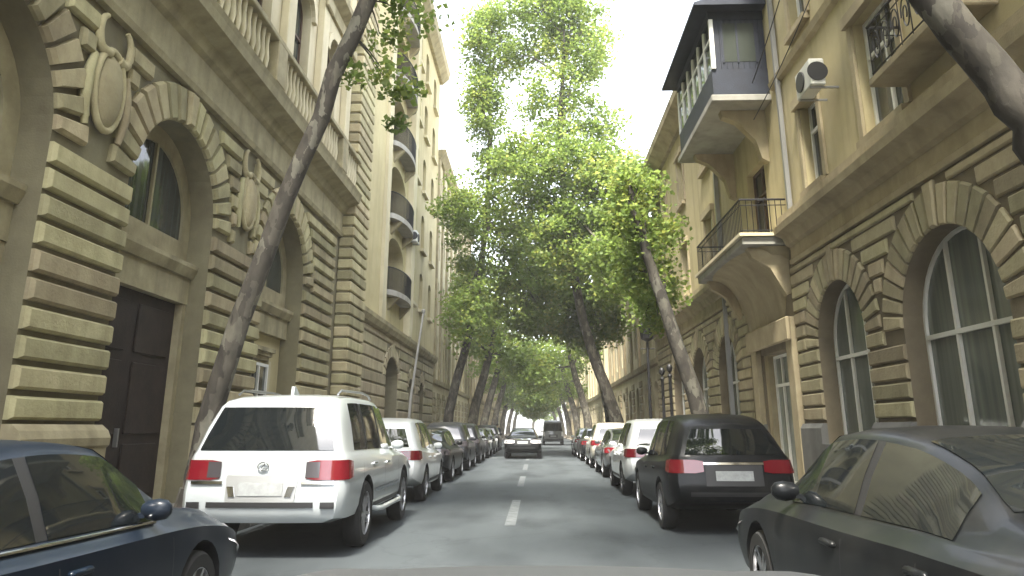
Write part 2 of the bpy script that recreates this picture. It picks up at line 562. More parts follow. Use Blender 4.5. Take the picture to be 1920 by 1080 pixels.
for x, nm in ((KL - 0.15, 'kerb_left'), (KR, 'kerb_right')):
    k0 = MB(); k0.box((x + 0.01, 45, -0.05), (x + 0.14, 260, 0.14))
    ko = tag(k0.build(nm, 'kerb'), kind='structure')
    for j in range(45):
        add_mesh('kerb_stone', kbm, ko, (x, j, rng.uniform(-.004, .004)))


# ------------------------------------------------------------------ facade kit
class Facade:
    """a wall plane at x = xw that faces s (+1: +x, -1: -x). u runs along the street (y), o is the distance out of the wall"""
    def __init__(f, name, label, xw, s, y0, y1, h):
        f.xw, f.s, f.y0, f.y1, f.h = xw, s, y0, y1, h
        f.root = empty(name, (xw, (y0 + y1) / 2, 0))
        tag(f.root, label, 'building')
        f.cache = {}

    def P(f, u, z, o=0.0):
        return (f.s * o, u - (f.y0 + f.y1) / 2, z)

    def part(f, name, mb, mats, parent=None, sm=0):
        return mb.build(name, mats, parent or f.root, sm)

    def wall(f, z0, z1, openings, depth, mats, name='wall', y0=None, y1=None, back=True):
        """openings: dict(a, b, z0, zs, rise); an arch of that rise stands on zs, rise 0 is square"""
        y0 = f.y0 if y0 is None else y0
        y1 = f.y1 if y1 is None else y1
        mb = MB()
        cols = {}
        for op in openings:
            cols.setdefault((op['a'], op['b']), []).append(op)
        ks = sorted(cols)
        u = y0
        q = lambda a, b, za, zb: mb.face([f.P(a, za), f.P(b, za), f.P(b, zb), f.P(a, zb)]) if zb - za > 1e-4 and b - a > 1e-4 else None
        for a, b in ks:
            q(u, a, z0, z1)
            z = z0
            lst = sorted(cols[(a, b)], key=lambda o: o['z0'])
            for i, op in enumerate(lst):
                q(a, b, z, op['z0'])
                zt = lst[i + 1]['z0'] if i + 1 < len(lst) else z1
                zcap = min(zt, op['zs'] + op['rise'] + 0.15) if op['rise'] > 0 else op['zs']
                pts = arch_pts(op)
                if op['rise'] > 0:
                    for (ua, za), (ub, zb) in zip(pts[:-1], pts[1:]):
                        mb.face([f.P(ua, za), f.P(ub, zb), f.P(ub, zcap), f.P(ua, zcap)])
                path = [(a, op['z0'])] + pts + [(b, op['z0'])]
                for (ua, za), (ub, zb) in zip(path[:-1], path[1:]):
                    mb.face([f.P(ua, za), f.P(ub, zb), f.P(ub, zb, -depth), f.P(ua, za, -depth)])
                mb.face([f.P(a, op['z0']), f.P(b, op['z0']), f.P(b, op['z0'], -depth), f.P(a, op['z0'], -depth)])
                z = zcap
            q(a, b, z, z1)
            u = b
        q(u, y1, z0, z1)
        if back:
            D = -9.0                                      # the body of the house behind its front
            mb.face([f.P(y0, z0), f.P(y0, z1), f.P(y0, z1, D), f.P(y0, z0, D)])
            mb.face([f.P(y1, z0), f.P(y1, z1), f.P(y1, z1, D), f.P(y1, z0, D)])
            mb.face([f.P(y0, z1), f.P(y1, z1), f.P(y1, z1, D), f.P(y0, z1, D)])
            mb.face([f.P(y0, z0, D), f.P(y1, z0, D), f.P(y1, z1, D), f.P(y0, z1, D)])
        return f.part(name, mb, mats)

    def block(f, poly, depth, ch, mat, parent, name='stone_block'):
        """a bevelled stone with outline poly [(u, z)], proud of the wall by depth"""
        u0, z0 = poly[0]
        key = (mat, round(depth, 3)) + tuple((round(u - u0, 3), round(z - z0, 3)) for u, z in poly)
        if key not in f.cache:
            n = len(poly)
            cu, cz = sum(p[0] for p in poly) / n, sum(p[1] for p in poly) / n
            ins = []
            for u, z in poly:
                du, dz = cu - u, cz - z
                su = min(abs(du) * 0.45, ch) * (1 if du > 0 else -1)
                sz = min(abs(dz) * 0.45, ch) * (1 if dz > 0 else -1)
                ins.append((u + su, z + sz))
            v = [(0, u - u0, z - z0) for u, z in poly] + [(f.s * depth * 0.5, u - u0, z - z0) for u, z in poly] + [(f.s * depth, u - u0, z - z0) for u, z in ins]
            fc = []
            for k in (0, n):
                fc += [(k + i, k + (i + 1) % n, k + n + (i + 1) % n, k + n + i) for i in range(n)]
            fc.append(tuple(range(2 * n, 3 * n)))
            mb = MB(); mb.add(v, fc)
            f.cache[key] = mb.mesh(name, mat)
        return add_mesh(name, f.cache[key], parent, f.P(u0, z0, 0.002))

    def mould(f, prof, y0, y1, mats, name='cornice', parent=None):
        """prof [(o, z)] swept along the street"""
        mb = MB()
        c = (f.y0 + f.y1) / 2
        mb.prism([(f.s * o, z) for o, z in prof], 1, y0 - c, y1 - c)
        return f.part(name, mb, mats, parent)

    def box(f, name, u0, u1, z0, z1, o0, o1, mats, parent=None, ch=0.0):
        mb = MB()
        mb.box(f.P(u0, z0, o0), f.P(u1, z1, o1), ch=ch)
        return f.part(name, mb, mats, parent)

    def window(f, op, depth, frame_mat, pane_mat, mull=(1,), trans=(), fw=0.07, name='window', back=0.0):
        """frame as a part; pane and bars as its sub-parts. mull / trans: fractions or counts of bars"""
        pts = arch_pts(op)
        o1 = -depth + 0.10
        inner = shrink(op, fw)
        pin = arch_pts(inner)
        out = [(op['a'], op['z0'])] + pts + [(op['b'], op['z0'])]
        inn = [(inner['a'], inner['z0'])] + pin + [(inner['b'], inner['z0'])]
        mb = MB()
        n = len(out)
        for i in range(n):
            j = (i + 1) % n
            mb.face([f.P(*out[i], o1), f.P(*out[j], o1), f.P(*inn[j], o1), f.P(*inn[i], o1)])
            mb.face([f.P(*inn[i], o1), f.P(*inn[j], o1), f.P(*inn[j], -depth), f.P(*inn[i], -depth)])
        fr = f.part(name, mb, frame_mat)
        mb = MB()
        mb.face([f.P(u, z, o1 - 0.05) for u, z in inn])
        f.part('pane', mb, pane_mat, fr)
        ztop = lambda u: arch_z(inner, u)
        for t in mull:
            u = inner['a'] + (inner['b'] - inner['a']) * t
            f.box('mullion', u - 0.03, u + 0.03, inner['z0'], ztop(u), o1 - 0.045, o1 + 0.01, frame_mat, fr)
        for z in trans:
            f.box('transom', inner['a'], inner['b'], z - 0.035, z + 0.035, o1 - 0.04, o1 + 0.018, frame_mat, fr)
        return fr


def arch_pts(op, n=20):
    a, b, zs, r = op['a'], op['b'], op['zs'], op['rise']
    if r <= 0:
        return [(a, zs), (b, zs)]
    c, w = (a + b) / 2, (b - a) / 2
    return [(c - w * math.cos(math.pi * i / n), zs + r * math.sin(math.pi * i / n)) for i in range(n + 1)]


def arch_z(op, u):
    if op['rise'] <= 0:
        return op['zs']
    c, w = (op['a'] + op['b']) / 2, (op['b'] - op['a']) / 2
    t = max(0.0, 1 - ((u - c) / w) ** 2)
    return op['zs'] + op['rise'] * math.sqrt(t)


def shrink(op, d):
    o = dict(op)
    o['a'] += d; o['b'] -= d; o['z0'] += d
    if o['rise'] > 0: o['rise'] -= d
    else: o['zs'] -= d
    return o


def rusticate(f, parent, arches, lo, hi, z0, z1, course, depth, vd, nv, gap, mat, skip=None, ch=0.035):
    """banded stone courses on the piers between arches, voussoirs round each arch"""
    ar = sorted(arches, key=lambda o: o['a'])
    edges = [lo] + [e for o in ar for e in (o['a'], o['b'])] + [hi]
    for op in ar:
        c, w = (op['a'] + op['b']) / 2, (op['b'] - op['a']) / 2
        for i in range(nv):
            t0, t1 = math.pi * i / nv, math.pi * (i + 1) / nv
            g = gap * 0.5 / w
            t0 += g; t1 -= g
            d = vd * (1.22 if i == nv // 2 else 1.0)
            poly = [(c - (w + 0.0) * math.cos(t), op['zs'] + op['rise'] * math.sin(t)) for t in (t0, t1)]
            poly += [(c - (w + d) * math.cos(t), min(z1, op['zs'] + (op['rise'] + d) * math.sin(t))) for t in (t1, t0)]
            f.block(poly, depth * (1.4 if i == nv // 2 else 1.0), ch, mat, parent, 'voussoir')
    for k in range(0, len(edges), 2):
        p0, p1 = edges[k], edges[k + 1]
        La = ar[k // 2 - 1] if k > 0 else None
        Ra = ar[k // 2] if k // 2 < len(ar) else None
        z = z0
        while z < z1 - 0.1:
            zb = min(z + course - gap, z1)
            zm = (z + zb) / 2
            a, b = p0, p1
            for A, side in ((La, 0), (Ra, 1)):
                if A is None or zb <= A['zs'] + 0.02:
                    continue
                c, w = (A['a'] + A['b']) / 2, (A['b'] - A['a']) / 2
                h = (z if zm > A['zs'] else A['zs']) - A['zs']
                q = max(0.0, h) / (A['rise'] + vd)
                off = (w + vd) * math.sqrt(1 - q * q) if q < 1 else 0.0
                if side == 0: a = c + off + gap
                else: b = c - off - gap
            spans = [(a, b)]
            if skip and skip[0] < zm < skip[1] and La is not None and Ra is not None:
                m = (p0 + p1) / 2
                spans = [(a, m - skip[2]), (m + skip[2], b)]
            for s0, s1 in spans:
                if s1 - s0 > 0.12:
                    f.block([(s0, z), (s1, z), (s1, zb), (s0, zb)], depth, ch, mat, parent, 'stone_course')
            z += course


BALUSTER = None


def balustrade(f, y0, y1, z0, z1, o, mats, posts, bal_mat):
    rt = f.box('balustrade', y0, y1, z1 - 0.14, z1, o - 0.17, o + 0.17, mats, ch=0.02)
    f.box('base_rail', y0, y1, z0, z0 + 0.12, o - 0.16, o + 0.16, mats, rt)
    for p in posts:
        f.box('pedestal', p - 0.3, p + 0.3, z0 + 0.122, z1 - 0.142, o - 0.18, o + 0.18, mats, rt, ch=0.02)
    h = z1 - z0 - 0.26
    mb = MB()
    prof = [(0.05, 0), (0.07, 0.04), (0.045, 0.1), (0.085, h * 0.38), (0.05, h * 0.72), (0.06, h * 0.9), (0.07, h)]
    mb.lathe(prof, seg=8)
    me = mb.mesh('baluster', bal_mat, 50)
    u = y0 + 0.15
    while u < y1:
        if all(abs(u - p) > 0.38 for p in posts):
            add_mesh('baluster', me, rt, f.P(u, z0 + 0.12, o))
        u += 0.27
    return rt


def railing(f, u0, u1, z0, z1, o, parent, step=0.13, side=True, far=True):
    """iron balcony railing along the front and both short sides"""
    mb = MB()
    corners = [f.P(u0, 0, 0.03), f.P(u0, 0, o), f.P(u1, 0, o), f.P(u1, 0, 0.03)]
    for z, r in ((z1, 0.025), (z0 + 0.08, 0.015), (z1 - 0.14, 0.012)):
        mb.tube([(c[0], c[1], z) for c in corners], r, 6)
    rl = f.part('railing', mb, 'iron', parent)
    bm_ = MB(); bm_.tube([(0, 0, 0), (0, 0, z1 - z0)], 0.010, 5)
    me = bm_.mesh('rail_bar', 'iron')
    def bar(p): add_mesh('rail_bar', me, rl, p)
    n = int((u1 - u0) / step)
    for i in range(n + 1):
        bar(f.P(u0 + (u1 - u0) * i / n, z0, o))
    m = int(o / step)
    for i in range(1, m):
        bar(f.P(u0, z0, o * i / m)); bar(f.P(u1, z0, o * i / m))
    return rl


# ------------------------------------------------------------------ near building on the left: banded stone, tall arches
B1 = Facade('apartment_building', 'ornate banded limestone building with tall arched portals and a balustrade, beside the white SUV', XL, 1, -26.0, 25.6, 24.0)
arches = [dict(a=0.0, b=3.2, z0=0.0, zs=5.0, rise=1.55), dict(a=5.9, b=9.05, z0=0.0, zs=5.25, rise=1.55),
          dict(a=11.0, b=14.15, z0=0.0, zs=5.25, rise=1.55), dict(a=16.9, b=20.1, z0=0.0, zs=5.25, rise=1.55)]
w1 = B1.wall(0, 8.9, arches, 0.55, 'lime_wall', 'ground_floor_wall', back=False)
upw = []
for zf in (10.6, 15.4, 20.0):
    for c in (1.6, 4.4, 7.3, 10.0, 12.6, 15.5, 18.5, 21.4):
        upw.append(dict(a=c - 0.62, b=c + 0.62, z0=zf, zs=zf + 2.2, rise=0.6))
B1.wall(8.9, 24.0, upw, 0.35, 'pale', 'upper_wall', y1=23.4)
B1.box('end_wall', 23.4, 25.6, 8.9, 24, -9, 0, 'pale')
rusticate(B1, w1, arches, -2.0, 22.9, 1.55, 7.45, 0.365, 0.11, 0.66, 17, 0.08, 'lime', skip=(5.3, 7.3, 0.46))
# plinth with a rolled top, pier by pier
for a, b in ((-2.0, 0.0), (3.2, 5.9), (9.05, 11.0), (14.15, 16.9), (20.1, 23.5)):
    B1.mould([(0, 0), (0.22, 0), (0.22, 1.18), (0.26, 1.22), (0.27, 1.32), (0.22, 1.42), (0.12, 1.5), (0, 1.5)], a, b, 'lime_trim', 'plinth')
# string course, frieze and cornice
B1.mould([(0, 7.5), (0.12, 7.5), (0.16, 7.6), (0.10, 7.66), (0.10, 8.25), (0.2, 8.32), (0.30, 8.5), (0.62, 8.62), (0.66, 8.8), (0.70, 8.9), (0, 8.9)], -2.0, 23.5, 'lime_trim')
balustrade(B1, -2.0, 23.5, 8.902, 10.15, 0.45, 'lime_trim', (4.45, 9.9, 15.5, 21.4), 'pale')
B1.box('balcony_floor', -2.0, 23.5, 8.80, 8.96, 0.0, 0.02, 'lime_trim')
for zc in (14.6, 19.3, 23.6):
    B1.mould([(0, zc - 0.5), (0.1, zc - 0.5), (0.14, zc - 0.15), (0.45, zc), (0.48, zc + 0.15), (0, zc + 0.2)], -2.0, 23.5, 'lime_trim')
for u in (3.0, 5.85, 8.65, 11.3, 14.05, 17.0, 19.95, 22.9):
    for zz in (10.16, 14.85, 19.55):
        pl = B1.box('pilaster', u - 0.26, u + 0.26, zz, zz + 4.0 - 0.15, 0.002, 0.22, 'pale', ch=0.02)
        B1.box('capital', u - 0.34, u + 0.34, zz + 3.5, zz + 3.84, 0.225, 0.33, 'lime_trim', pl, ch=0.03)
for op in upw:
    B1.window(op, 0.35, 'wood_brown', 'pane', (0.5,), (op['z0'] + 1.5,))
    c = (op['a'] + op['b']) / 2
    mb = MB()
    for i in range(12):
        t0, t1 = math.pi * i / 12, math.pi * (i + 1) / 12
        ps = [(c - rr * math.cos(t), op['zs'] + (rr - 0.02) * math.sin(t)) for rr, t in ((0.64, t0), (0.64, t1), (0.86, t1), (0.86, t0))]
        mb.add([B1.P(u, z, o) for o in (0.002, 0.12) for u, z in ps], [(0, 1, 2, 3), (4, 5, 6, 7), (0, 1, 5, 4), (2, 3, 7, 6), (1, 2, 6, 5), (0, 3, 7, 4)])
    B1.part('window_hood', mb, 'pale')
    B1.box('sill', op['a'] - 0.15, op['b'] + 0.15, op['z0'] - 0.22, op['z0'] - 0.02, 0.002, 0.28, 'lime_trim', ch=0.02)
# carved shields on the piers
for yc in (4.45, 10.0, 15.62):
    mb = MB()
    k = []
    for i in range(7):
        t = i / 6 * math.pi / 2
        k.append((math.cos(t), math.sin(t)))
    n = 20
    base = len(mb.v)
    for r_, h_ in k:
        for j in range(n):
            a = 2 * math.pi * j / n
            mb.v.append(B1.P(yc + 0.33 * r_ * math.cos(a), 6.3 + (0.62 if math.sin(a) < 0 else 0.56) * r_ * math.sin(a), 0.06 + 0.17 * h_))
    for i in range(6):
        for j in range(n):
            mb.f.append((base + i * n + j, base + i * n + (j + 1) % n, base + (i + 1) * n + (j + 1) % n, base + (i + 1) * n + j)); mb.mi.append(0)
    sh = B1.part('cartouche', mb, 'lime', sm=60)
    rim = MB(); rim.tube([B1.P(yc + 0.36 * math.cos(2 * math.pi * j / 24), 6.3 + 0.63 * math.sin(2 * math.pi * j / 24), 0.09) for j in range(25)], 0.055, 8)
    B1.part('rim', rim, 'lime', sh, 60)
    for s_ in (-1, 1):
        sc = MB()
        sc.tube([B1.P(yc + s_ * (0.12 + 0.30 * math.sin(t * 2.6)), 6.85 + 0.42 * t - 0.12 * math.sin(t * 5), 0.09) for t in [i / 10 for i in range(11)]], [0.09 - 0.005 * i for i in range(11)], 7)
        B1.part('scroll', sc, 'lime', sh, 60)
        sc = MB()
        sc.tube([B1.P(yc + s_ * (0.42 + 0.10 * math.sin(t * 3.1)), 6.7 - 1.1 * t, 0.08) for t in [i / 10 for i in range(11)]], [0.03 + 0.055 * math.sin(math.pi * (i * 0.8 + 1) / 10) for i in range(11)], 7)
        B1.part('garland', sc, 'lime', sh, 60)
# portals: door, lintel, arched light
for i, op in enumerate(arches):
    a, b = op['a'], op['b']
    d = 0.55
    B1.box('lintel', a, b, 3.75, 4.25, -d, -d + 0.22, 'lime_trim')
    B1.mould([(-d, 4.252), (-d + 0.28, 4.252), (-d + 0.36, 4.42), (-d + 0.36, 4.5), (-d, 4.62)], a + 0.002, b - 0.002, 'lime_trim', 'lintel_cornice')
    t = dict(a=a, b=b, z0=4.62, zs=op['zs'], rise=op['rise'])
    B1.window(t, d, 'lime_trim', 'pane', (0.5,), (), 0.32, 'fanlight')
    if i == 3:
        B1.box('infill', a, b, 0.0, 3.75, -d - 0.1, -d + 0.05, 'ochre')
        dw = dict(a=17.5, b=19.0, z0=1.0, zs=3.1, rise=0)
        B1.window(dict(a=17.6, b=18.9, z0=1.0, zs=3.0, rise=0), d - 0.12, 'white_frame', 'pane', (0.5,), (2.3,))
        mb = MB(); c = 0
        for z, o, e in ((3.1, 0.10, 0.08), (3.2, 0.16, 0.14), (3.3, 0.22, 0.20)):
            mb.box(B1.P(17.5 - e, z, -d + 0.05), B1.P(19.0 + e, z + 0.098, -d + 0.05 + o))
        B1.part('window_head', mb, 'lime_trim')
        for u in (17.36, 19.06):
            B1.box('window_jamb', u, u + 0.16, 1.0, 3.095, -d + 0.05, -d + 0.16, 'pale')
        continue
    dr = B1.box('door', a + 0.02, b - 0.16, 0.12, 3.745, -d - 0.02, -d + 0.06, 'wood_dark')
    B1.box('door_jamb', b - 0.158, b - 0.002, 0.0, 3.745, -d, -d + 0.2, 'lime_trim')
    wd = (b - 0.16 - a - 0.02) / 2
    for j in range(2):
        u = a + 0.02 + j * wd
        for za, zb in ((0.35, 1.2), (1.35, 2.55), (2.7, 3.55)):
            B1.box('door_panel', u + 0.16, u + wd - 0.16, za, zb, -d + 0.062, -d + 0.095, 'wood_dark', dr, ch=0.02)
    B1.box('door_handle', a + wd - 0.06, a + wd - 0.02, 1.15, 1.45, -d + 0.062, -d + 0.13, 'steel', dr)
# quoin pilaster at the far end, it stands forward so its side shows
q0 = MB(); q0.box(B1.P(23.55, 0, 0.002), B1.P(25.55, 24, 0.40))
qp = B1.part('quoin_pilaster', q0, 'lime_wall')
qb = MB(); qb.box((0, 0, 0), (0.50, 2.1, 0.30), ch=0.03)
qm = qb.mesh('quoin_stone', 'lime')
z = 0.25
while z < 23.5:
    add_mesh('quoin_stone', qm, qp, B1.P(23.5, z, 0.004))
    z += 0.365

# ------------------------------------------------------------------ second building on the left: plain ochre wall, stacked loggias
B2 = Facade('apartment_building', 'tall plain ochre apartment building with stacked dark loggias and rounded balconies', XL, 1, 25.62, 47.0, 25.0)
lo = []
floors = (7.2, 10.6, 14.0, 17.4, 20.8)
for zf in floors:
    lo.append(dict(a=31.6, b=35.4, z0=zf, zs=zf + 1.9, rise=0.75))
    for c in (38.4, 41.2, 44.6):
        lo.append(dict(a=c - 0.6, b=c + 0.6, z0=zf + 0.6, zs=zf + 2.3, rise=0.35))
gates = [dict(a=32.0, b=35.0, z0=0, zs=3.6, rise=0.9), dict(a=38.0, b=39.6, z0=1.4, zs=3.4, rise=0.5), dict(a=41.6, b=43.2, z0=1.4, zs=3.4, rise=0.5)]
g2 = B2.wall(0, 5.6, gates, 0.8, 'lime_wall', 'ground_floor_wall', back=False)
B2.wall(5.6, 25.0, lo, 0.9, 'ochre', 'upper_wall')
rusticate(B2, g2, gates, 25.7, 46.9, 0.9, 5.3, 0.46, 0.06, 0.5, 11, 0.06, 'tan_block')
B2.mould([(0, 5.3), (0.2, 5.35), (0.3, 5.55), (0.32, 5.7), (0, 5.75)], 25.63, 47.0, 'lime_trim')
B2.mould([(0, 24.3), (0.2, 24.3), (0.6, 24.7), (0.7, 25.1), (0, 25.1)], 25.63, 47.0, 'lime_trim')
B2.box('corner_strip', 30.2, 31.0, 5.76, 24.28, 0.002, 0.14, 'pale')
B2.box('corner_strip', 36.0, 37.0, 5.76, 24.28, 0.002, 0.3, 'pale')
for zf in floors:
    op = dict(a=31.6, b=35.4, z0=zf, zs=zf + 1.9, rise=0.75)
    B2.window(op, 0.9, 'wood_brown', 'pane', (0.33, 0.66), (zf + 1.9,), 0.12, 'loggia_window')
    mb = MB()                                             # rounded balcony: half-ellipse slab and parapet
    n = 14
    el = [(33.5 - 2.3 * math.cos(math.pi * i / n), 0.05 + 0.60 * math.sin(math.pi * i / n)) for i in range(n + 1)]
    mb.prism([(o, u - (B2.y0 + B2.y1) / 2) for u, o in el], 2, zf - 0.25, zf - 0.02)
    bal = B2.part('balcony', mb, 'concrete')
    mb = MB()
    for (ua, oa), (ub, ob) in zip(el[:-1], el[1:]):
        k = 0.9
        ia, ib = (33.5 + (ua - 33.5) * k, oa * k), (33.5 + (ub - 33.5) * k, ob * k)
        za, zb = zf - 0.018, zf + 0.95
        if True:
            for t in (0, .2, .4, .6, .8):
                uu, oo_ = ua + (ub - ua) * t, oa + (ob - oa) * t
                mb.tube([B2.P(uu, za, oo_ * .97), B2.P(uu, zb, oo_ * .97)], .012, 4)
            mb.tube([B2.P(ua, zb, oa * .97), B2.P(ub, zb, ob * .97)], .025, 5)
    B2.part('railing', mb, 'iron', bal)
    for u in (31.9, 34.85):
        mb = MB()
        mb.prism([(0, zf - 0.8), (0.5, zf - 0.26), (0, zf - 0.26)], 1, u - 36.31, u + 0.25 - 36.31)
        B2.part('bracket', mb, 'lime_trim', bal)
    for c in (38.4, 41.2, 44.6):
        B2.window(dict(a=c - 0.6, b=c + 0.6, z0=zf + 0.6, zs=zf + 2.3, rise=0.35), 0.3, 'wood_brown', 'pane', (0.5,), (zf + 2.0,))
        B2.box('sill', c - 0.75, c + 0.75, zf + 0.42, zf + 0.58, 0.002, 0.2, 'pale')
B2.box('gate', 32.0, 35.0, 0.1, 4.4, -0.8, -0.74, 'wood_dark')
for a in (38.0, 41.6):
    B2.window(dict(a=a, b=a + 1.6, z0=1.4, zs=3.4, rise=0.5), 0.4, 'wood_brown', 'pane', (0.5,), (3.2,))


# ------------------------------------------------------------------ far houses: regular window grids
def far_house(label, xw, s, y0, y1, h, wall_mat, trim_mat, bay, floor_h, arch=0.0, winw=1.0, base=4.2, roof=None):
    f = Facade('apartment_building', label, xw, s, y0, y1, h)
    ops = []
    nb = max(2, int((y1 - y0) / bay))
    st = (y1 - y0) / nb
    fl = []
    z = base + 0.9
    while z + 2.2 < h - 0.6:
        fl.append(z); z += floor_h
    for i in range(nb):
        c = y0 + st * (i + 0.5)
        ops.append(dict(a=c - winw * 0.6, b=c + winw * 0.6, z0=0.9, zs=base - 1.3, rise=0.5))
        for z in fl:
            ops.append(dict(a=c - winw * 0.6, b=c + winw * 0.6, z0=z, zs=z + 1.9, rise=arch))
    f.wall(0, h, ops, 0.3, wall_mat)
    f.mould([(0, base - 0.1), (0.18, base - 0.05), (0.22, base + 0.2), (0, base + 0.25)], y0, y1, trim_mat)
    f.mould([(0, h - 0.5), (0.15, h - 0.5), (0.5, h - 0.1), (0.5, h + 0.12), (0, h + 0.12)], y0, y1, trim_mat)
    for i in range(nb + 1):
        u = min(max(y0 + st * i, y0 + 0.3), y1 - 0.3)
        f.box('pilaster', u - 0.25, u + 0.25, base + 0.26, h - 0.52, 0.002, 0.14, trim_mat)
        zz = 0.2
        while zz < base - 0.5:
            f.block([(u - 0.5, zz), (u + 0.5, zz), (u + 0.5, zz + 0.36), (u - 0.5, zz + 0.36)], 0.08, 0.03, trim_mat, f.root, 'stone_course')
            zz += 0.44
    for k, op in enumerate(ops):
        f.window(op, 0.3, 'white_frame' if k % 3 else 'wood_brown', 'pane', (0.5,), (op['z0'] + 1.3,))
    return f


far_house('pale cream house of many narrow windows just past the rounded balconies', XL, 1, 47.05, 72, 19.5, 'pale', 'lime_trim', 2.6, 3.6, 0.3)
far_house('tan stone house far down the street past the cream house', XL + 0.25, 1, 72.05, 104, 17.0, 'tan', 'tan_trim', 3.0, 3.6)
far_house('ochre house closing the far end of the tree-lined side opposite the lamp', XL, 1, 104.05, 150, 18.0, 'ochre', 'lime_trim', 3.4, 3.8)

# ------------------------------------------------------------------ near building on the right
R1 = Facade('apartment_building', 'tan stone building with white-barred arched windows, blue boarded oriel and iron balcony', XR, -1, -26.0, 37.0, 13.7)
wins = [dict(a=5.4, b=8.0, z0=1.15, zs=3.0, rise=1.3), dict(a=9.55, b=12.35, z0=1.15, zs=3.0, rise=1.35), dict(a=13.7, b=16.1, z0=1.15, zs=3.1, rise=1.2),
        dict(a=17.75, b=20.2, z0=0.12, zs=3.3, rise=0), dict(a=22.6, b=25.0, z0=1.15, zs=3.1, rise=1.2), dict(a=26.6, b=29.0, z0=1.15, zs=3.1, rise=1.2), dict(a=30.8, b=33.2, z0=1.15, zs=3.1, rise=1.2)]
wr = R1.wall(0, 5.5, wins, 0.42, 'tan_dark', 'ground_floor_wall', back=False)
up = []
for a, b, z0, zs in ((6.0, 7.3, 6.45, 8.75), (11.25, 12.75, 6.45, 8.75), (14.75, 15.75, 6.45, 8.4), (18.6, 20.2, 5.9, 8.3), (24.3, 25.4, 6.45, 8.5), (28.6, 29.7, 6.45, 8.5), (32.6, 33.7, 6.45, 8.5)):
    up.append(dict(a=a, b=b, z0=z0, zs=zs, rise=0))
    if abs(a - 18.6) > 0.1:
        up.append(dict(a=a, b=b, z0=10.2, zs=12.2, rise=0))
R1.wall(5.5, 13.7, up, 0.28, 'tan', 'upper_wall')
arches_r = [o for o in wins if o['rise'] > 0]
rusticate(R1, wr, wins[:3], 3.0, 17.3, 1.62, 5.05, 0.30, 0.055, 0.62, 19, 0.052, 'tan_block', ch=0.025)
rusticate(R1, wr, wins[4:], 21.2, 37.0, 1.62, 5.05, 0.30, 0.055, 0.62, 19, 0.052, 'tan_block', ch=0.025)
for a, b in ((3.0, 5.4), (8.0, 9.55), (12.35, 13.7), (16.1, 17.75), (20.2, 22.6), (25.0, 26.6), (29.0, 30.8), (33.2, 37.0)):
    R1.mould([(0, 0), (0.14, 0), (0.14, 1.45), (0.08, 1.55), (0, 1.55)], a, b, 'grey_plinth', 'plinth')
for o in wins:
    if o['rise'] > 0:
        R1.mould([(0, 0), (0.14, 0), (0.14, 1.0), (0.2, 1.02), (0.2, 1.14), (0, 1.14)], o['a'] + 0.002, o['b'] - 0.002, 'grey_plinth', 'sill')
        R1.window(o, 0.42, 'white_frame', 'pane_green', (0.33, 0.67), (2.85,), 0.05)
    else:
        R1.window(dict(a=o['a'] + 0.3, b=o['b'] - 0.3, z0=0.15, zs=3.25, rise=0), 0.30, 'white_frame', 'pane_green', (0.33, 0.67), (2.5,), 0.07, 'entrance_door')
        for u in (o['a'] + 0.002, o['b'] - 0.302):
            R1.box('jamb', u, u + 0.3, 0.12, 3.29, -0.40, -0.06, 'tan_trim')
R1.mould([(0, 5.1), (0.08, 5.1), (0.10, 5.2), (0.05, 5.24), (0.05, 5.5), (0.14, 5.55), (0.22, 5.72), (0.40, 5.8), (0.42, 5.95), (0.30, 6.02), (0.30, 6.2), (0, 6.28)], 3.0, 17.1, 'tan_trim')
R1.mould([(0, 5.1), (0.08, 5.1), (0.10, 5.2), (0.05, 5.24), (0.05, 5.5), (0.14, 5.55), (0.22, 5.72), (0.40, 5.8), (0.42, 5.95), (0.30, 6.02), (0.30, 6.2), (0, 6.28)], 22.2, 37.0, 'tan_trim')
R1.mould([(0, 13.2), (0.15, 13.2), (0.35, 13.45), (0.65, 13.6), (0.7, 13.85), (0, 13.9)], 3.0, 37.0, 'tan_trim')
R1.mould([(0, 9.55), (0.1, 9.6), (0.14, 9.75), (0, 9.8)], 3.0, 17.3, 'tan_trim', 'string_course')
for o in up:
    R1.window(o, 0.28, 'white_frame' if o['z0'] > 6 else 'wood_brown', 'pane', (0.5,), (o['z0'] + (o['zs'] - o['z0']) * 0.68,), 0.055)
    if o['z0'] > 6:
        R1.box('sill', o['a'] - 0.12, o['b'] + 0.12, o['z0'] - 0.15, o['z0'] - 0.01, 0.002, 0.16, 'tan_trim')
        for u in (o['a'] - 0.17, o['b'] + 0.01):
            R1.box('architrave', u, u + 0.16, o['z0'] + 0.002, o['zs'], 0.002, 0.06, 'tan_trim')
        R1.box('window_head', o['a'] - 0.2, o['b'] + 0.2, o['zs'] + 0.002, o['zs'] + 0.22, 0.002, 0.14, 'tan_trim')
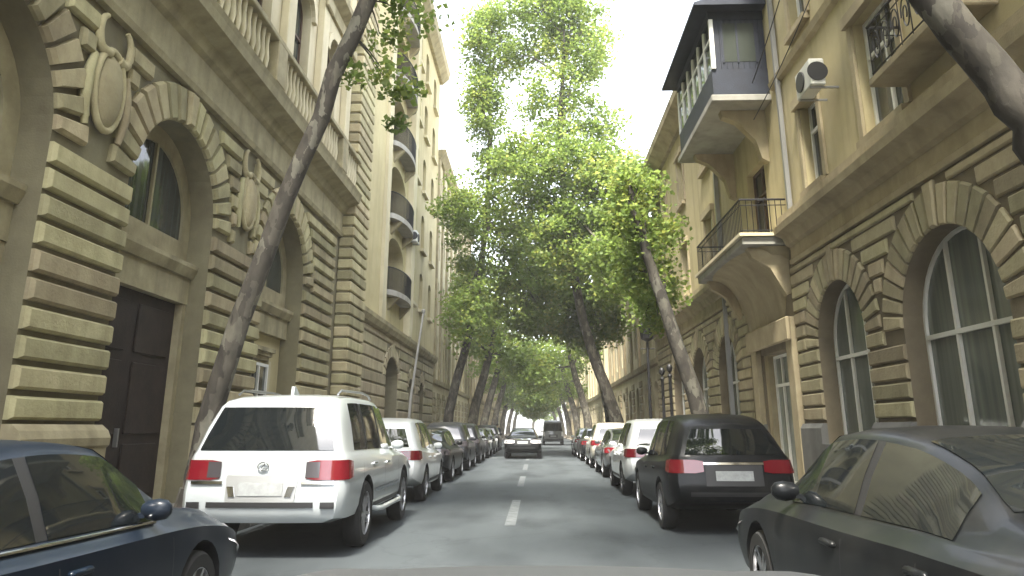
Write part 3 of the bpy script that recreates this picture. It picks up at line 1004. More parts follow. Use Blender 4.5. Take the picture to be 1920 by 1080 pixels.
# balcony over the entrance, carried on a great cove
mb = MB()
mb.box(R1.P(17.15, 5.60, 0.002), R1.P(22.1, 5.80, 1.13), ch=0.02)
bal = R1.part('balcony', mb, 'concrete')
R1.box('slab_edge', 17.08, 22.17, 5.802, 5.88, 0.002, 1.20, 'pale', bal)
railing(R1, 17.2, 22.05, 5.88, 6.72, 1.10, bal)
mb = MB()
n = 10
rings = []
for i in range(n + 1):
    t = i / n * math.pi / 2
    o_ = 1.02 * (1 - math.cos(t)); z_ = 3.95 + 1.64 * math.sin(t)
    e = 0.15 + 0.0 * t
    rings.append((o_, z_))
prof = [(0.002, 3.95)] + [(max(0.004, a), b) for a, b in rings] + [(0.002, 5.595)]
c0 = (R1.y0 + R1.y1) / 2
k = len(rings)
vv = []
for (o_, z_) in rings:
    fr = (z_ - 3.95) / 1.64
    half = 1.5 + 0.85 * fr ** 2
    for j in range(9):
        th = -1 + 2 * j / 8
        vv.append((R1.s * (o_ * (1 - 0.35 * abs(th) ** 3) + 0.01), 19.6 + th * half - c0, z_))
ff = [(i * 9 + j, i * 9 + j + 1, (i + 1) * 9 + j + 1, (i + 1) * 9 + j) for i in range(n) for j in range(8)]
mb.add(vv, ff)
for j in (0, 8):
    loop = [i * 9 + j for i in range(n + 1)]
    pts = [vv[i] for i in loop] + [(R1.s * 0.002, vv[loop[-1]][1], 5.59), (R1.s * 0.002, vv[loop[0]][1], 3.95)]
    mb.face(pts)
R1.part('cove', mb, 'tan_trim', bal, 50)
for u in (17.42, 21.6):
    br = MB()
    br.prism([(R1.s * o, z) for o, z in ((0.003, 4.5), (0.12, 4.45), (0.25, 4.7), (0.45, 5.1), (0.85, 5.35), (0.95, 5.59), (0.003, 5.59))], 1, u - c0, u + 0.22 - c0)
    R1.part('bracket', br, 'tan_trim', bal)
for u in (17.32, 20.22):
    R1.box('entrance_pilaster', u, u + 0.42, 0.1, 3.94, 0.002, 0.16, 'tan_trim', ch=0.02)
R1.box('entrance_head', 17.25, 20.7, 3.4, 3.94, 0.165, 0.26, 'tan_trim', ch=0.03)
# blue boarded oriel on its concrete slab
oy0, oy1, oo = 17.6, 22.0, 1.42
sl = MB(); sl.box(R1.P(oy0 - 0.1, 9.42, 0.002), R1.P(oy1 + 0.1, 9.60, oo + 0.08), ch=0.02)
orl = R1.part('oriel', sl, 'concrete')
R1.box('apron', oy0, oy1, 9.602, 10.35, 0.004, oo, 'oriel_blue', orl)
for i in range(7):
    u = oy0 + (oy1 - oy0) * i / 6
    R1.box('oriel_post', u - 0.05, u + 0.05, 10.35, 11.75, oo - 0.10, oo, 'white_frame', orl)
for i in range(6):
    u = oy0 + (oy1 - oy0) * (i + 0.5) / 6
    R1.box('pane', u - 0.30, u + 0.30, 10.355, 11.745, oo - 0.06, oo - 0.04, 'pane', orl)
    R1.box('sash_bar', u - 0.31, u + 0.31, 11.2, 11.26, oo - 0.038, oo - 0.005, 'white_frame', orl)
nb = 9
for i in range(nb):
    o0 = 0.01 + (oo - 0.12) * i / nb
    R1.box('board', oy0, oy0 + 0.05, 10.352, 11.75, o0 + 0.004, o0 + (oo - 0.12) / nb - 0.004, 'oriel_blue', orl)
    R1.box('board', oy1 - 0.05, oy1, 10.352, 11.75, o0 + 0.004, o0 + (oo - 0.12) / nb - 0.004, 'oriel_blue', orl)
R1.box('pane', oy0 - 0.008, oy0 - 0.003, 10.55, 11.65, 0.25, oo - 0.32, 'pane', orl)
for o_ in (0.25, 0.72, oo - 0.32):
    R1.box('sash_bar', oy0 - 0.022, oy0 - 0.009, 10.52, 11.68, o_ - 0.025, o_ + 0.025, 'oriel_blue', orl)
R1.box('head_board', oy0 - 0.01, oy1 + 0.01, 11.752, 12.0, 0.004, oo + 0.01, 'oriel_blue', orl)
mb = MB()
mb.prism([(R1.s * o, z) for o, z in ((0.004, 12.002), (oo + 0.42, 12.002), (oo + 0.42, 12.08), (0.004, 12.75))], 1, oy0 - 0.35 - c0, oy1 + 0.35 - c0)
R1.part('oriel_roof', mb, 'oriel_blue', orl)
for u in (oy0 + 0.5, oy1 - 0.7):
    mb = MB(); mb.prism([(R1.s * o, z) for o, z in ((0.003, 8.0), (0.18, 8.1), (0.3, 8.6), (0.75, 9.1), (1.1, 9.25), (1.15, 9.415), (0.003, 9.415))], 1, u - c0, u + 0.25 - c0)
    R1.part('bracket', mb, 'tan_trim', orl)
# small scrolled-iron balcony at the near upper window
mb = MB(); mb.box(R1.P(8.7, 6.72, 0.002), R1.P(11.15, 6.86, 0.62), ch=0.02)
jb = R1.part('window_balcony', mb, 'tan_trim')
rl = railing(R1, 8.78, 11.08, 6.86, 7.75, 0.56, jb, 0.30)
for i in range(7):
    u = 8.93 + i * 0.32
    mb = MB(); mb.tube([R1.P(u + 0.13 * math.cos(t) * (1 - t / 14), 7.3 + 0.3 * math.sin(t) * (1 - t / 14), 0.56) for t in [k_ * 0.5 for k_ in range(22)]], 0.012, 5)
    R1.part('scroll', mb, 'iron', rl)
# far flank bay
R1.box('drain_pipe', 23.2, 23.32, 0.2, 13.2, 0.04, 0.16, 'steel')
R1.box('drain_pipe', 16.7, 16.8, 6.3, 13.2, 0.04, 0.14, 'steel')

far_house('cream three-storey house behind the dark street lamp', XR + 0.1, -1, 37.05, 62, 11.8, 'pale', 'tan_trim', 3.2, 3.4, 0.25, base=4.6)
far_house('pale stone house farther down past the cream three-storey one', XR - 0.2, -1, 62.05, 100, 14.5, 'pale', 'pale', 3.2, 3.6)
far_house('tan house at the far end of the street behind the van', XR, -1, 100.05, 150, 13.5, 'tan', 'tan_trim', 3.4, 3.8)


# ------------------------------------------------------------------ cars
def pchip(xs, ys):
    x, y = np.array(xs, float), np.array(ys, float)
    h = np.diff(x); d = np.diff(y) / h
    m = np.zeros(len(x))
    for i in range(1, len(x) - 1):
        if d[i - 1] * d[i] > 0:
            w1_, w2_ = 2 * h[i] + h[i - 1], h[i] + 2 * h[i - 1]
            m[i] = (w1_ + w2_) / (w1_ / d[i - 1] + w2_ / d[i])
    m[0], m[-1] = d[0], d[-1]
    def f(t):
        i = int(np.clip(np.searchsorted(x, t) - 1, 0, len(h) - 1))
        u = (t - x[i]) / h[i]
        return float((2 * u**3 - 3 * u**2 + 1) * y[i] + (u**3 - 2 * u**2 + u) * h[i] * m[i] + (-2 * u**3 + 3 * u**2) * y[i + 1] + (u**3 - u**2) * h[i] * m[i + 1])
    return f


SPEC = {
    'suv': dict(L=4.98, wheel_r=0.40, axles=(1.12, 3.97), st=[
        (0.00, .885, .40, 1.15, .84, 1.78, .665), (.05, .935, .40, 1.155, .875, 1.80, .69), (.14, .968, .39, 1.155, .895, 1.815, .70), (.35, .985, .385, 1.15, .905, 1.84, .71), (1.2, .99, .38, 1.14, .905, 1.875, .715),
        (2.3, .99, .36, 1.12, .905, 1.88, .71), (2.85, .99, .36, 1.105, .90, 1.85, .69), (3.3, .985, .36, 1.10, .89, 1.56, .71), (3.72, .98, .36, 1.09, .88, 1.17, .78),
        (4.2, .975, .37, 1.05, .86, 1.12, .74), (4.75, .94, .42, .96, .80, 1.01, .66), (4.98, .84, .48, .88, .70, .92, .58)],
        rear=[(.35, .10), (.42, .03), (.58, -.03), (.80, .0), (.9, .03), (1.15, .06), (1.78, .37), (1.95, .45)], ws=(2.9, 3.66), sides=[(.62, 1.32), (1.44, 2.22), (2.34, 3.3)], rw=None, tail=(1.20, 1.70, .80, .66)),
    'crossover': dict(L=4.45, wheel_r=0.34, axles=(.92, 3.55), st=[
        (0.00, .78, .46, 1.05, .73, 1.50, .52), (.06, .845, .42, 1.06, .79, 1.53, .56), (.18, .885, .37, 1.06, .81, 1.565, .585), (.5, .91, .31, 1.04, .82, 1.61, .60), (1.4, .915, .27, 1.0, .815, 1.66, .605),
        (2.1, .915, .25, .98, .81, 1.655, .60), (2.5, .915, .25, .97, .81, 1.60, .60), (2.95, .91, .25, .96, .80, 1.33, .63), (3.3, .905, .25, .95, .79, 1.05, .70),
        (3.8, .89, .26, .90, .75, .97, .65), (4.25, .84, .30, .80, .68, .85, .56), (4.45, .72, .36, .70, .58, .74, .46)],
        rear=[(.3, .10), (.46, .02), (.6, -.02), (.8, .01), (1.05, .07), (1.52, .40), (1.8, .5)], ws=(2.52, 3.25), sides=[(.75, 1.25), (1.35, 2.05), (2.15, 3.0)], rw=None, tail=(1.09, 1.44, .66, .52)),
    'sedan': dict(L=4.8, wheel_r=0.33, axles=(.98, 3.78), st=[
        (0.0, .78, .42, .86, .70, .97, .60), (.06, .84, .38, .90, .75, 1.01, .62), (.2, .89, .34, .93, .78, 1.04, .64), (.45, .915, .30, .94, .80, 1.06, .66), (.75, .92, .27, .94, .80, 1.09, .64), (1.2, .925, .25, .94, .80, 1.285, .565),
        (1.7, .925, .24, .93, .80, 1.41, .545), (2.3, .925, .23, .92, .80, 1.455, .56), (2.75, .925, .23, .915, .80, 1.425, .575), (3.15, .92, .23, .91, .80, 1.22, .62),
        (3.55, .92, .23, .90, .80, .995, .70), (4.2, .91, .24, .84, .76, .91, .66), (4.6, .86, .27, .74, .70, .79, .58), (4.8, .72, .33, .64, .58, .68, .45)],
        rear=[(.3, .08), (.45, .02), (.6, 0), (.8, .02), (1.0, .06), (1.5, .1)], ws=(2.8, 3.50), sides=[(1.0, 2.0), (2.1, 3.2)], rw=(.80, 1.62), tail=None),
    'van': dict(L=5.0, wheel_r=0.34, axles=(1.0, 3.9), st=[
        (0.0, .90, .40, 1.1, .86, 2.05, .76), (.08, .94, .36, 1.1, .89, 2.10, .80), (.3, .96, .32, 1.1, .90, 2.14, .81), (3.2, .96, .30, 1.1, .90, 2.14, .81), (3.7, .96, .3, 1.08, .88, 1.95, .78), (4.1, .95, .3, 1.06, .87, 1.5, .78),
        (4.4, .94, .32, 1.02, .84, 1.12, .76), (4.85, .88, .36, .88, .74, .93, .64), (5.0, .78, .42, .78, .62, .82, .52)],
        rear=[(.3, .08), (.5, 0), (1.1, .03), (2.2, .14)], ws=(3.6, 4.36), sides=[(.5, 1.6), (1.7, 2.8), (2.9, 3.9)], rw=None, tail=(1.2, 1.9, .82, .72)),
}
_body_cache, _wheel_cache, _part_cache = {}, {}, {}


def body_grid(kind):
    sp = SPEC[kind]
    st = sp['st']
    ys = [s[0] for s in st]
    fs = [pchip(ys, [s[k] for s in st]) for k in range(1, 7)]
    rear = pchip([r[0] for r in sp['rear']], [r[1] for r in sp['rear']])
    sp['rear_f'] = rear
    sp['fs'] = fs
    marks = set(ys) | set(v for ab in sp['sides'] for v in ab) | set(sp['ws']) | set(sp['rw'] or ())
    marks = sorted(marks)
    samp = []
    for a, b in zip(marks[:-1], marks[1:]):
        n = max(1, int(round((b - a) / 0.13)))
        samp += [a + (b - a) * i / n for i in range(n)]
    samp.append(marks[-1])
    grid = []
    for y in samp:
        w, zb, zbelt, wg, ztop, wr_ = [f(y) for f in fs]
        h = ztop - zbelt
        hb = zbelt - zb
        lp = lambda t: wg + (wr_ - wg) * t
        pts = [(0, zb), (w * .80, zb), (w * .955, zb + .05), (w * .99, zb + .16), (w, zb + .45 * hb), (w * .995, zb + .70 * hb), (w * .972, zbelt - .06), (wg + .012, zbelt),
               (lp(.06), zbelt + .06 * h), (lp(.48) + .014 * min(1, h / .4), zbelt + .48 * h), (lp(.86), zbelt + .86 * h), (lp(1) * .955, zbelt + .955 * h), (wr_ * .78, ztop - .003), (wr_ * .4, ztop + .010), (0, ztop + .014)]
        row = []
        for x, z in pts:
            k = max(0.0, 1 - y / 1.1)
            row.append((x, y + rear(min(max(z, sp['rear'][0][0]), sp['rear'][-1][0])) * k, z))
        grid.append(row)
    return samp, grid


def car_body(kind):
    if kind in _body_cache:
        return _body_cache[kind]
    samp, grid = body_grid(kind)
    nr = len(grid[0])
    bow = 0.05
    bm = bmesh.new()
    Vr, Vl = [], []
    for row in grid:
        a = [bm.verts.new(p) for p in row]
        b = [a[i] if abs(p[0]) < 1e-6 else bm.verts.new((-p[0], p[1], p[2])) for i, p in enumerate(row)]
        Vr.append(a); Vl.append(b)
    def fc(vs):
        u = []
        for v in vs:
            if v not in u: u.append(v)
        if len(u) >= 3:
            try: bm.faces.new(u)
            except ValueError: pass
    for j in range(len(grid) - 1):
        for i in range(nr - 1):
            fc([Vr[j][i], Vr[j + 1][i], Vr[j + 1][i + 1], Vr[j][i + 1]])
            fc([Vl[j][i], Vl[j][i + 1], Vl[j + 1][i + 1], Vl[j + 1][i]])
    for j, sg in ((0, -1), (len(grid) - 1, 1)):
        cols = [Vr[j]]
        for fr in (.6, .2, -.2, -.6):
            c = []
            for i, p in enumerate(grid[j]):
                if abs(p[0]) < 1e-6: c.append(Vr[j][i])
                else: c.append(bm.verts.new((p[0] * fr, p[1] + sg * bow * (1 - fr * fr), p[2])))
            cols.append(c)
        cols.append(Vl[j])
        for a, b in zip(cols[:-1], cols[1:]):
            for i in range(nr - 1):
                fc([a[i], a[i + 1], b[i + 1], b[i]])
    bmesh.ops.recalc_face_normals(bm, faces=bm.faces)
    me = bpy.data.meshes.new('body')
    bm.to_mesh(me); bm.free()
    me.materials.append(M['p_white'])
    # wheel wells are cut out of the solid
    sp = SPEC[kind]
    cut = MB()
    for ay in sp['axles']:
        w = max(sp['fs'][0](ay), .8)
        for s_ in (-1, 1):
            r = sp['wheel_r'] + 0.055
            cut.lathe([(r, 0), (r, 0.5)] , (s_ * (w - 0.27) if s_ > 0 else -(w - 0.27) - 0.5, ay, sp['wheel_r'] + 0.015), axis=0, seg=28)
    cme = cut.mesh('well', 'black_plastic')
    ob = bpy.data.objects.new('tmp_body', me); oc = bpy.data.objects.new('tmp_cut', cme)
    COL.objects.link(ob); COL.objects.link(oc)
    md = ob.modifiers.new('cut', 'BOOLEAN')
    md.operation = 'DIFFERENCE'; md.object = oc; md.solver = 'EXACT'
    try: md.material_mode = 'TRANSFER'
    except Exception: pass
    dg = bpy.context.evaluated_depsgraph_get()
    out = bpy.data.meshes.new_from_object(ob.evaluated_get(dg), depsgraph=dg)
    bpy.data.objects.remove(ob); bpy.data.objects.remove(oc)
    smooth(out, 32)
    _body_cache[kind] = (out, samp, grid)
    return _body_cache[kind]


def grid_panel(samp, grid, ya, yb, rows, side, eps=0.006):
    """cells of the body grid lifted off the surface by eps: side +1/-1 one flank, 0 both (over the middle)"""
    js = [j for j, y in enumerate(samp) if ya - 1e-6 <= y <= yb + 1e-6]
    r0, r1 = rows
    cols = []
    for j in js:
        row = [Vector(p) for p in grid[j][r0:r1 + 1]]
        if side == 0:
            row = row + [Vector((-p.x, p.y, p.z)) for p in row[::-1][1:]]
        elif side < 0:
            row = [Vector((-p.x, p.y, p.z)) for p in row]
        cols.append(row)
    n, m = len(cols), len(cols[0])
    c = Vector((0, (samp[js[0]] + samp[js[-1]]) / 2, 0.75))
    mb = MB()
    vs = []
    for a in range(n):
        for b in range(m):
            du = cols[min(a + 1, n - 1)][b] - cols[max(a - 1, 0)][b]
            dv = cols[a][min(b + 1, m - 1)] - cols[a][max(b - 1, 0)]
            nn = du.cross(dv)
            nn = nn.normalized() if nn.length > 1e-9 else Vector((0, 0, 1))
            if nn.dot(cols[a][b] - c) < 0: nn = -nn
            vs.append(cols[a][b] + nn * eps)
    mb.add([v[:] for v in vs], [(a * m + b, a * m + b + 1, (a + 1) * m + b + 1, (a + 1) * m + b) for a in range(n - 1) for b in range(m - 1)])
    return mb


def wheel_meshes(r, dark):
    key = (r, dark)
    if key in _wheel_cache: return _wheel_cache[key]
    w = 0.11
    t = MB()
    t.lathe([(r * .66, -w), (r * .92, -w), (r * .985, -w * .75), (r, -w * .4), (r, w * .4), (r * .985, w * .75), (r * .92, w), (r * .66, w), (r * .60, w * .6), (r * .60, -w * .6), (r * .66, -w)], axis=0, seg=28)
    tm = t.mesh('tyre', 'rubber', 40)
    q = MB()
    q.lathe([(r * .66, w * .55), (r * .68, w * .95), (r * .63, w * .95), (r * .60, w * .30), (r * .14, w * .2), (r * .14, w * .75), (0.0, w * .8)], axis=0, seg=28)
    for k in range(10):
        a = 2 * math.pi * k / 10 + (0.10 if k % 2 else -0.10)
        ca, sa = math.cos(a), math.sin(a)
        def pt(rad, off, x): return (x, rad * ca - off * sa, rad * sa + off * ca)
        v = [pt(r * .12, -.022, w * .3), pt(r * .12, .022, w * .3), pt(r * .64, .018, w * .3), pt(r * .64, -.018, w * .3), pt(r * .12, -.022, w * .78), pt(r * .12, .022, w * .78), pt(r * .64, .016, w * .9), pt(r * .64, -.016, w * .9)]
        q.add(v, [(4, 5, 6, 7), (0, 1, 5, 4), (2, 3, 7, 6), (1, 2, 6, 5), (0, 3, 7, 4)])
    rm = q.mesh('rim', 'alloy_dark' if dark else 'alloy', 35)
    bk = MB(); bk.lathe([(r * .6, -w * .2), (r * .6, w * .18)], axis=0, seg=20)
    bm_ = bk.mesh('brake_disc', 'black_plastic')
    _wheel_cache[key] = (tm, rm, bm_)
    return _wheel_cache[key]


def rear_pt(kind, x, z, eps=0.008):
    """a point on the tail of the car"""
    sp = SPEC[kind]
    j = car_body(kind)[2][0]
    zs = [p[2] for p in j]; xs = [p[0] for p in j]
    wz = float(np.interp(z, zs[1:12], xs[1:12]))
    fr = max(-1, min(1, x / max(wz, .01)))
    lo_, hi_ = sp['rear'][0][0], sp['rear'][-1][0]
    return (x, sp['rear_f'](min(max(z, lo_), hi_)) - 0.05 * (1 - fr * fr) - eps, z)


def rear_panel(kind, x0, x1, z0, z1, eps=0.008, taper=0.0, n=6, thick=0.0):
    mb = MB()
    vs = []
    for i in range(n + 1):
        for j in range(4):
            z = z0 + (z1 - z0) * j / 3
            t = 1 - taper * j / 3
            x = (x0 + (x1 - x0) * i / n) * t
            vs.append(rear_pt(kind, x, z, eps))
    mb.add(vs, [(i * 4 + j, i * 4 + j + 1, (i + 1) * 4 + j + 1, (i + 1) * 4 + j) for i in range(n) for j in range(3)])
    if thick > 0:
        k = len(vs)
        vs2 = [(v[0], v[1] + thick, v[2]) for v in vs]
        ring = [i * 4 for i in range(n + 1)] + [n * 4 + j for j in (1, 2, 3)] + [i * 4 + 3 for i in range(n - 1, -1, -1)] + [2, 1]
        b = len(mb.v)
        mb.v += [vs[i] for i in ring] + [vs2[i] for i in ring]
        m = len(ring)
        for i in range(m):
            mb.f.append((b + i, b + (i + 1) % m, b + m + (i + 1) % m, b + m + i)); mb.mi.append(0)
    return mb


def flank_x(kind, y, z):
    grid = car_body(kind)[2]; samp = car_body(kind)[1]
    j = int(np.argmin([abs(v - y) for v in samp]))
    row = grid[j]
    return float(np.interp(z, [p[2] for p in row[2:11]], [p[0] for p in row[2:11]]))


def flank_strip(kind, s_, y0, y1, z0, z1, eps, n=8, dz=0.0):
    """thin panel that follows the side of the body"""
    mb = MB(); vs = []
    for i in range(n + 1):
        y = y0 + (y1 - y0) * i / n
        for z in (z0 + dz * i / n, z1 + dz * i / n):
            vs.append((s_ * (flank_x(kind, y, z) + eps), y, z))
    mb.add(vs, [(i * 2, i * 2 + 1, i * 2 + 3, i * 2 + 2) for i in range(n)])
    return mb


def car(name, label, kind, cat, paint_mat, x, yrear, rz=0.0, group=None, near=True, light='red', dark_rim=False, chrome_belt=False, scale=1.0):
    root = empty(name, (x, yrear, 0), rz)
    root.scale = (scale,) * 3
    tag(root, label, cat, group)
    me, samp, grid = car_body(kind)
    key = (kind, paint_mat)
    if key not in _part_cache:
        m2 = me.copy()
        m2.materials[0] = M[paint_mat]
        _part_cache[key] = m2
    add_mesh('body', _part_cache[key], root)
    sp = SPEC[kind]
    def cached(nm, fn, mats, sm=40, parent=root):
        k = (kind, nm, mats if isinstance(mats, str) else tuple(mats))
        if k not in _part_cache:
            _part_cache[k] = fn().mesh(nm.split('|')[0], mats, sm)
        return add_mesh(nm.split('|')[0], _part_cache[k], parent)
    cached('windscreen', lambda: grid_panel(samp, grid, *sp['ws'], (11, 14), 0), 'glass_car')
    if sp['rw']:
        cached('rear_window', lambda: grid_panel(samp, grid, *sp['rw'], (11, 14), 0), 'glass_car')
    else:
        z0, z1, xa, xb = sp['tail']
        cached('rear_window', lambda: rear_panel(kind, -xa, xa, z0, z1, 0.008, 1 - xb / xa, 8), 'glass_car')
    for k, (ya, yb) in enumerate(sp['sides']):
        for s_ in (-1, 1):
            cached('side_window|%d%d' % (k, s_), lambda: grid_panel(samp, grid, ya, yb, (8, 10), s_), 'glass_car')
    # dark pillars between the panes
    for k in range(len(sp['sides']) - 1):
        ya, yb = sp['sides'][k][1], sp['sides'][k + 1][0]
        for s_ in (-1, 1):
            cached('pillar|%d%d' % (k, s_), lambda: grid_panel(samp, grid, ya, yb, (8, 10), s_, 0.003), 'black_plastic')
    tm, rm, bk = wheel_meshes(sp['wheel_r'], dark_rim)
    for ay in sp['axles']:
        w = sp['fs'][0](ay)
        for s_ in (-1, 1):
            wh = empty('wheel', (s_ * (w - 0.115), ay, sp['wheel_r']), math.pi if s_ < 0 else 0, root)
            add_mesh('tyre', tm, wh); add_mesh('rim', rm, wh); add_mesh('brake_disc', bk, wh)
    W = sp['fs'][0](1.0)
    lm = {'red': 'red_light', 'white': 'white_light', 'dark': 'dark_light'}[light]
    zl0, zl1 = {'suv': (.87, 1.09), 'crossover': (.84, 1.02), 'sedan': (.74, .90), 'van': (.75, 1.15)}[kind]
    for s_ in (-1, 1):
        def lamp():
            mb = MB(); vs = []
            xi = {'suv': .50, 'crossover': .42, 'sedan': .40, 'van': .74}[kind]
            ye = .30 if kind != 'van' else .08
            path = [(xi, None), (xi + .12, None), (xi + .24 if kind != 'van' else .82, None)]
            j0 = grid[0]
            wz = float(np.interp((zl0 + zl1) / 2, [p[2] for p in j0[1:12]], [p[0] for p in j0[1:12]]))
            path.append((wz, None))
            sy = [.05, .14, ye]
            for k_, (px, _) in enumerate(path):
                for z in (zl0 + (0.0 if k_ else .02), zl1 - (0.0 if k_ else .02)):
                    p = rear_pt(kind, px, z, 0.016)
                    vs.append((s_ * p[0], p[1], p[2]))
            for y in sy:
                for z in (zl0 + .02 * (y > .2), zl1 - .02 * (y > .2)):
                    vs.append((s_ * (flank_x(kind, y, z) + 0.012), y + sp['rear_f'](z) * (1 - y / 1.1), z))
            n_ = len(vs) // 2
            mb.add(vs, [(i * 2, i * 2 + 1, i * 2 + 3, i * 2 + 2) for i in range(n_ - 1)])
            return mb
        if kind == 'suv':
            cached('tail_light|%d' % s_, lamp, 'red_light', 60)
            def smoked():
                return rear_panel(kind, s_ * .50, s_ * .66, zl0 + .025, zl1 - .02, 0.021, 0, 3)
            cached('smoked_lens|%d' % s_, smoked, 'dark_light')
            cached('lamp_trim|%d' % s_, lambda: rear_panel(kind, s_ * .46, s_ * .84, zl0 - .045, zl0 - .012, 0.022, 0, 4, 0.02), 'chrome')
        else:
            cached('tail_light|%d' % s_ , lamp, lm, 60)
    # tail furniture
    zp = {'suv': (.70, .84), 'crossover': (.74, .87), 'sedan': (.72, .84), 'van': (.70, .82)}[kind]
    cached('plate_recess', lambda: rear_panel(kind, -.40, .40, zp[0] - .07, zp[1] + .08, 0.010, .0 if kind != 'suv' else -.06, 6), 'p_silver' if paint_mat in ('p_white', 'p_bright') else 'black_plastic')
    cached('number_plate', lambda: rear_panel(kind, -.26, .26, zp[0], zp[1], 0.020, 0, 2, 0.012), 'plate')
    cached('bumper_slot', lambda: rear_panel(kind, -.62, .62, sp['st'][0][2] + (.17 if kind == 'suv' else .07), sp['st'][0][2] + (.23 if kind == 'suv' else .13), 0.008, 0, 8), 'black_plastic')
    if kind in ('crossover', 'sedan'):
        cached('trim_bar', lambda: rear_panel(kind, -.42, .42, zp[1] + .085, zp[1] + .115, 0.020, 0, 8, 0.015), 'chrome')
    def mirror(s_):
        ym = sp['sides'][-1][1] - 0.12
        zb = sp['fs'][2](ym) + 0.10
        xb = flank_x(kind, ym, zb)
        mb = MB()
        prof = [(0, .0), (.05, .0), (.085, .04), (.1, .1), (.085, .16), (.04, .19), (0, .19)]
        v = []; n_ = 10
        for r, t in prof:
            for j in range(n_):
                a = 2 * math.pi * j / n_
                v.append((s_ * (xb + .03 + t), ym + r * .55 * math.cos(a), zb + r * .72 * math.sin(a)))
        mb.add(v, [(i * n_ + j, i * n_ + (j + 1) % n_, (i + 1) * n_ + (j + 1) % n_, (i + 1) * n_ + j) for i in range(len(prof) - 1) for j in range(n_)])
        mb.box((s_ * (xb - .02), ym - .03, zb - .05), (s_ * (xb + .06), ym + .03, zb - .02))
        return mb
    for s_ in (-1, 1):
        cached('mirror|%d' % s_, lambda: mirror(s_), paint_mat, 50)
    # headlights and grille at the nose
    yN = sp['L']
    for s_ in (-1, 1):
        def hl():
            mb = MB(); vs = []
            for y in (yN - .50, yN - .34, yN - .18, yN - .06):
                w, zb, zbelt, wg, ztop, wr_ = [f(y) for f in sp['fs']]
                for z in (zbelt - .16, zbelt - .02):
                    vs.append((s_ * (flank_x(kind, y, z) + .012), y, z))
            mb.add(vs, [(i * 2, i * 2 + 1, i * 2 + 3, i * 2 + 2) for i in range(3)])
            return mb
        cached('headlight|%d' % s_, hl, 'white_light')
    if near:
        for s_ in (-1, 1):
            zb0 = sp['st'][3][2] + .10
            seams = [sp['sides'][0][0] + (.30 if kind != 'sedan' else .15), (sp['sides'][-2][1] + sp['sides'][-1][0]) / 2, sp['sides'][-1][1] + .12]
            for k, y in enumerate(seams):
                def seam():
                    mb = MB(); vs = []
                    for i in range(7):
                        z = zb0 + (sp['fs'][2](y) - .02 - zb0) * i / 6
                        for dy in (-.005, .005):
                            vs.append((s_ * (flank_x(kind, y, z) + .002), y + dy, z))
                    mb.add(vs, [(i * 2, i * 2 + 1, i * 2 + 3, i * 2 + 2) for i in range(6)])
                    return mb
                cached('door_seam|%d%d' % (k, s_), seam, 'black_plastic')
            for k in range(len(sp['sides']) - 2 if len(sp['sides']) > 2 else 0, len(sp['sides'])):
                y = sp['sides'][k][0] + .12
                z = sp['fs'][2](y) - .14
                def handle():
                    mb = MB(); xx = flank_x(kind, y, z)
                    mb.box((s_ * (xx - .01), y - .10, z - .018), (s_ * (xx + .035), y + .10, z + .018), ch=.012)
                    return mb
                cached('door_handle|%d%d' % (k, s_), handle, 'chrome' if kind == 'suv' else paint_mat)
            if chrome_belt:
                def belt():
                    mb = MB()
                    a, b = sp['sides'][0][0] - .05, sp['sides'][-1][1] + .05
                    js = [j for j, y in enumerate(samp) if a <= y <= b]
                    mb.tube([(s_ * (grid[j][7][0] + .006), grid[j][7][1], grid[j][7][2] + .012) for j in js], .011, 6)
                    return mb
                cached('belt_trim|%d' % s_, belt, 'chrome')
            cached('sill_trim|%d' % s_, lambda: flank_strip(kind, s_, sp['axles'][0] + .5, sp['axles'][1] - .5, zb0 - .06, zb0 + .0, .006), 'black_plastic')
    return root


# ---- the parked rows and the traffic
lx = -3.18
suv = car('parked_car', 'big white SUV with dark tailgate window and red tail lights parked before the arched portals', 'suv', 'SUV', 'p_white', lx, 9.05, 0.0)
# badge, side steps, roof rails, side mouldings and a roof fin of the white SUV
mb = MB()
ring = [(0.062 * math.cos(t), 0.045 * math.sin(t)) for t in [2 * math.pi * i / 24 for i in range(25)]]
mb.tube([rear_pt('suv', dx, 1.02 + dz, 0.022) for dx, dz in ring], 0.007, 6)
bd = mb.build('badge', 'chrome', suv, 60)
mb = MB(); mb.tube([rear_pt('suv', 0.018, 1.052, 0.022), rear_pt('suv', -0.02, 1.0, 0.022), rear_pt('suv', 0.045, 1.0, 0.022)], 0.007, 6)
mb.build('badge_stroke', 'chrome', bd, 60)
for s_ in (-1, 1):
    mb = MB(); mb.tube([(s_ * .90, 1.62, .42), (s_ * 1.0, 1.70, .40), (s_ * 1.04, 1.9, .395), (s_ * 1.04, 3.2, .395), (s_ * 1.0, 3.42, .40), (s_ * .90, 3.5, .42)], .035, 8)
    mb.build('side_step', 'p_white', suv, 60)
    flank_strip('suv', s_, 1.62, 3.4, .62, .67, .016).build('side_moulding', 'chrome', suv)
    mb = MB(); mb.tube([(s_ * .64, .7, 1.87), (s_ * .645, .85, 1.925), (s_ * .65, 2.0, 1.945), (s_ * .645, 2.45, 1.92), (s_ * .64, 2.6, 1.87)], .016, 6)
    mb.build('roof_rail', 'alloy', suv, 60)
    rear_panel('suv', s_ * .70, s_ * .86, .56, .63, 0.012, 0, 3).build('bumper_vent', 'black_plastic', suv)
    rear_panel('suv', s_ * .29, s_ * .36, .69, .80, 0.022, -.1, 2, .012).build('plate_lamp', 'chrome', suv)
mb = MB(); mb.prism([(.85, 1.875), (1.1, 1.885), (.92, 1.98), (.87, 1.98)], 0, -.02, .02)
mb.build('roof_fin', 'p_white', suv)

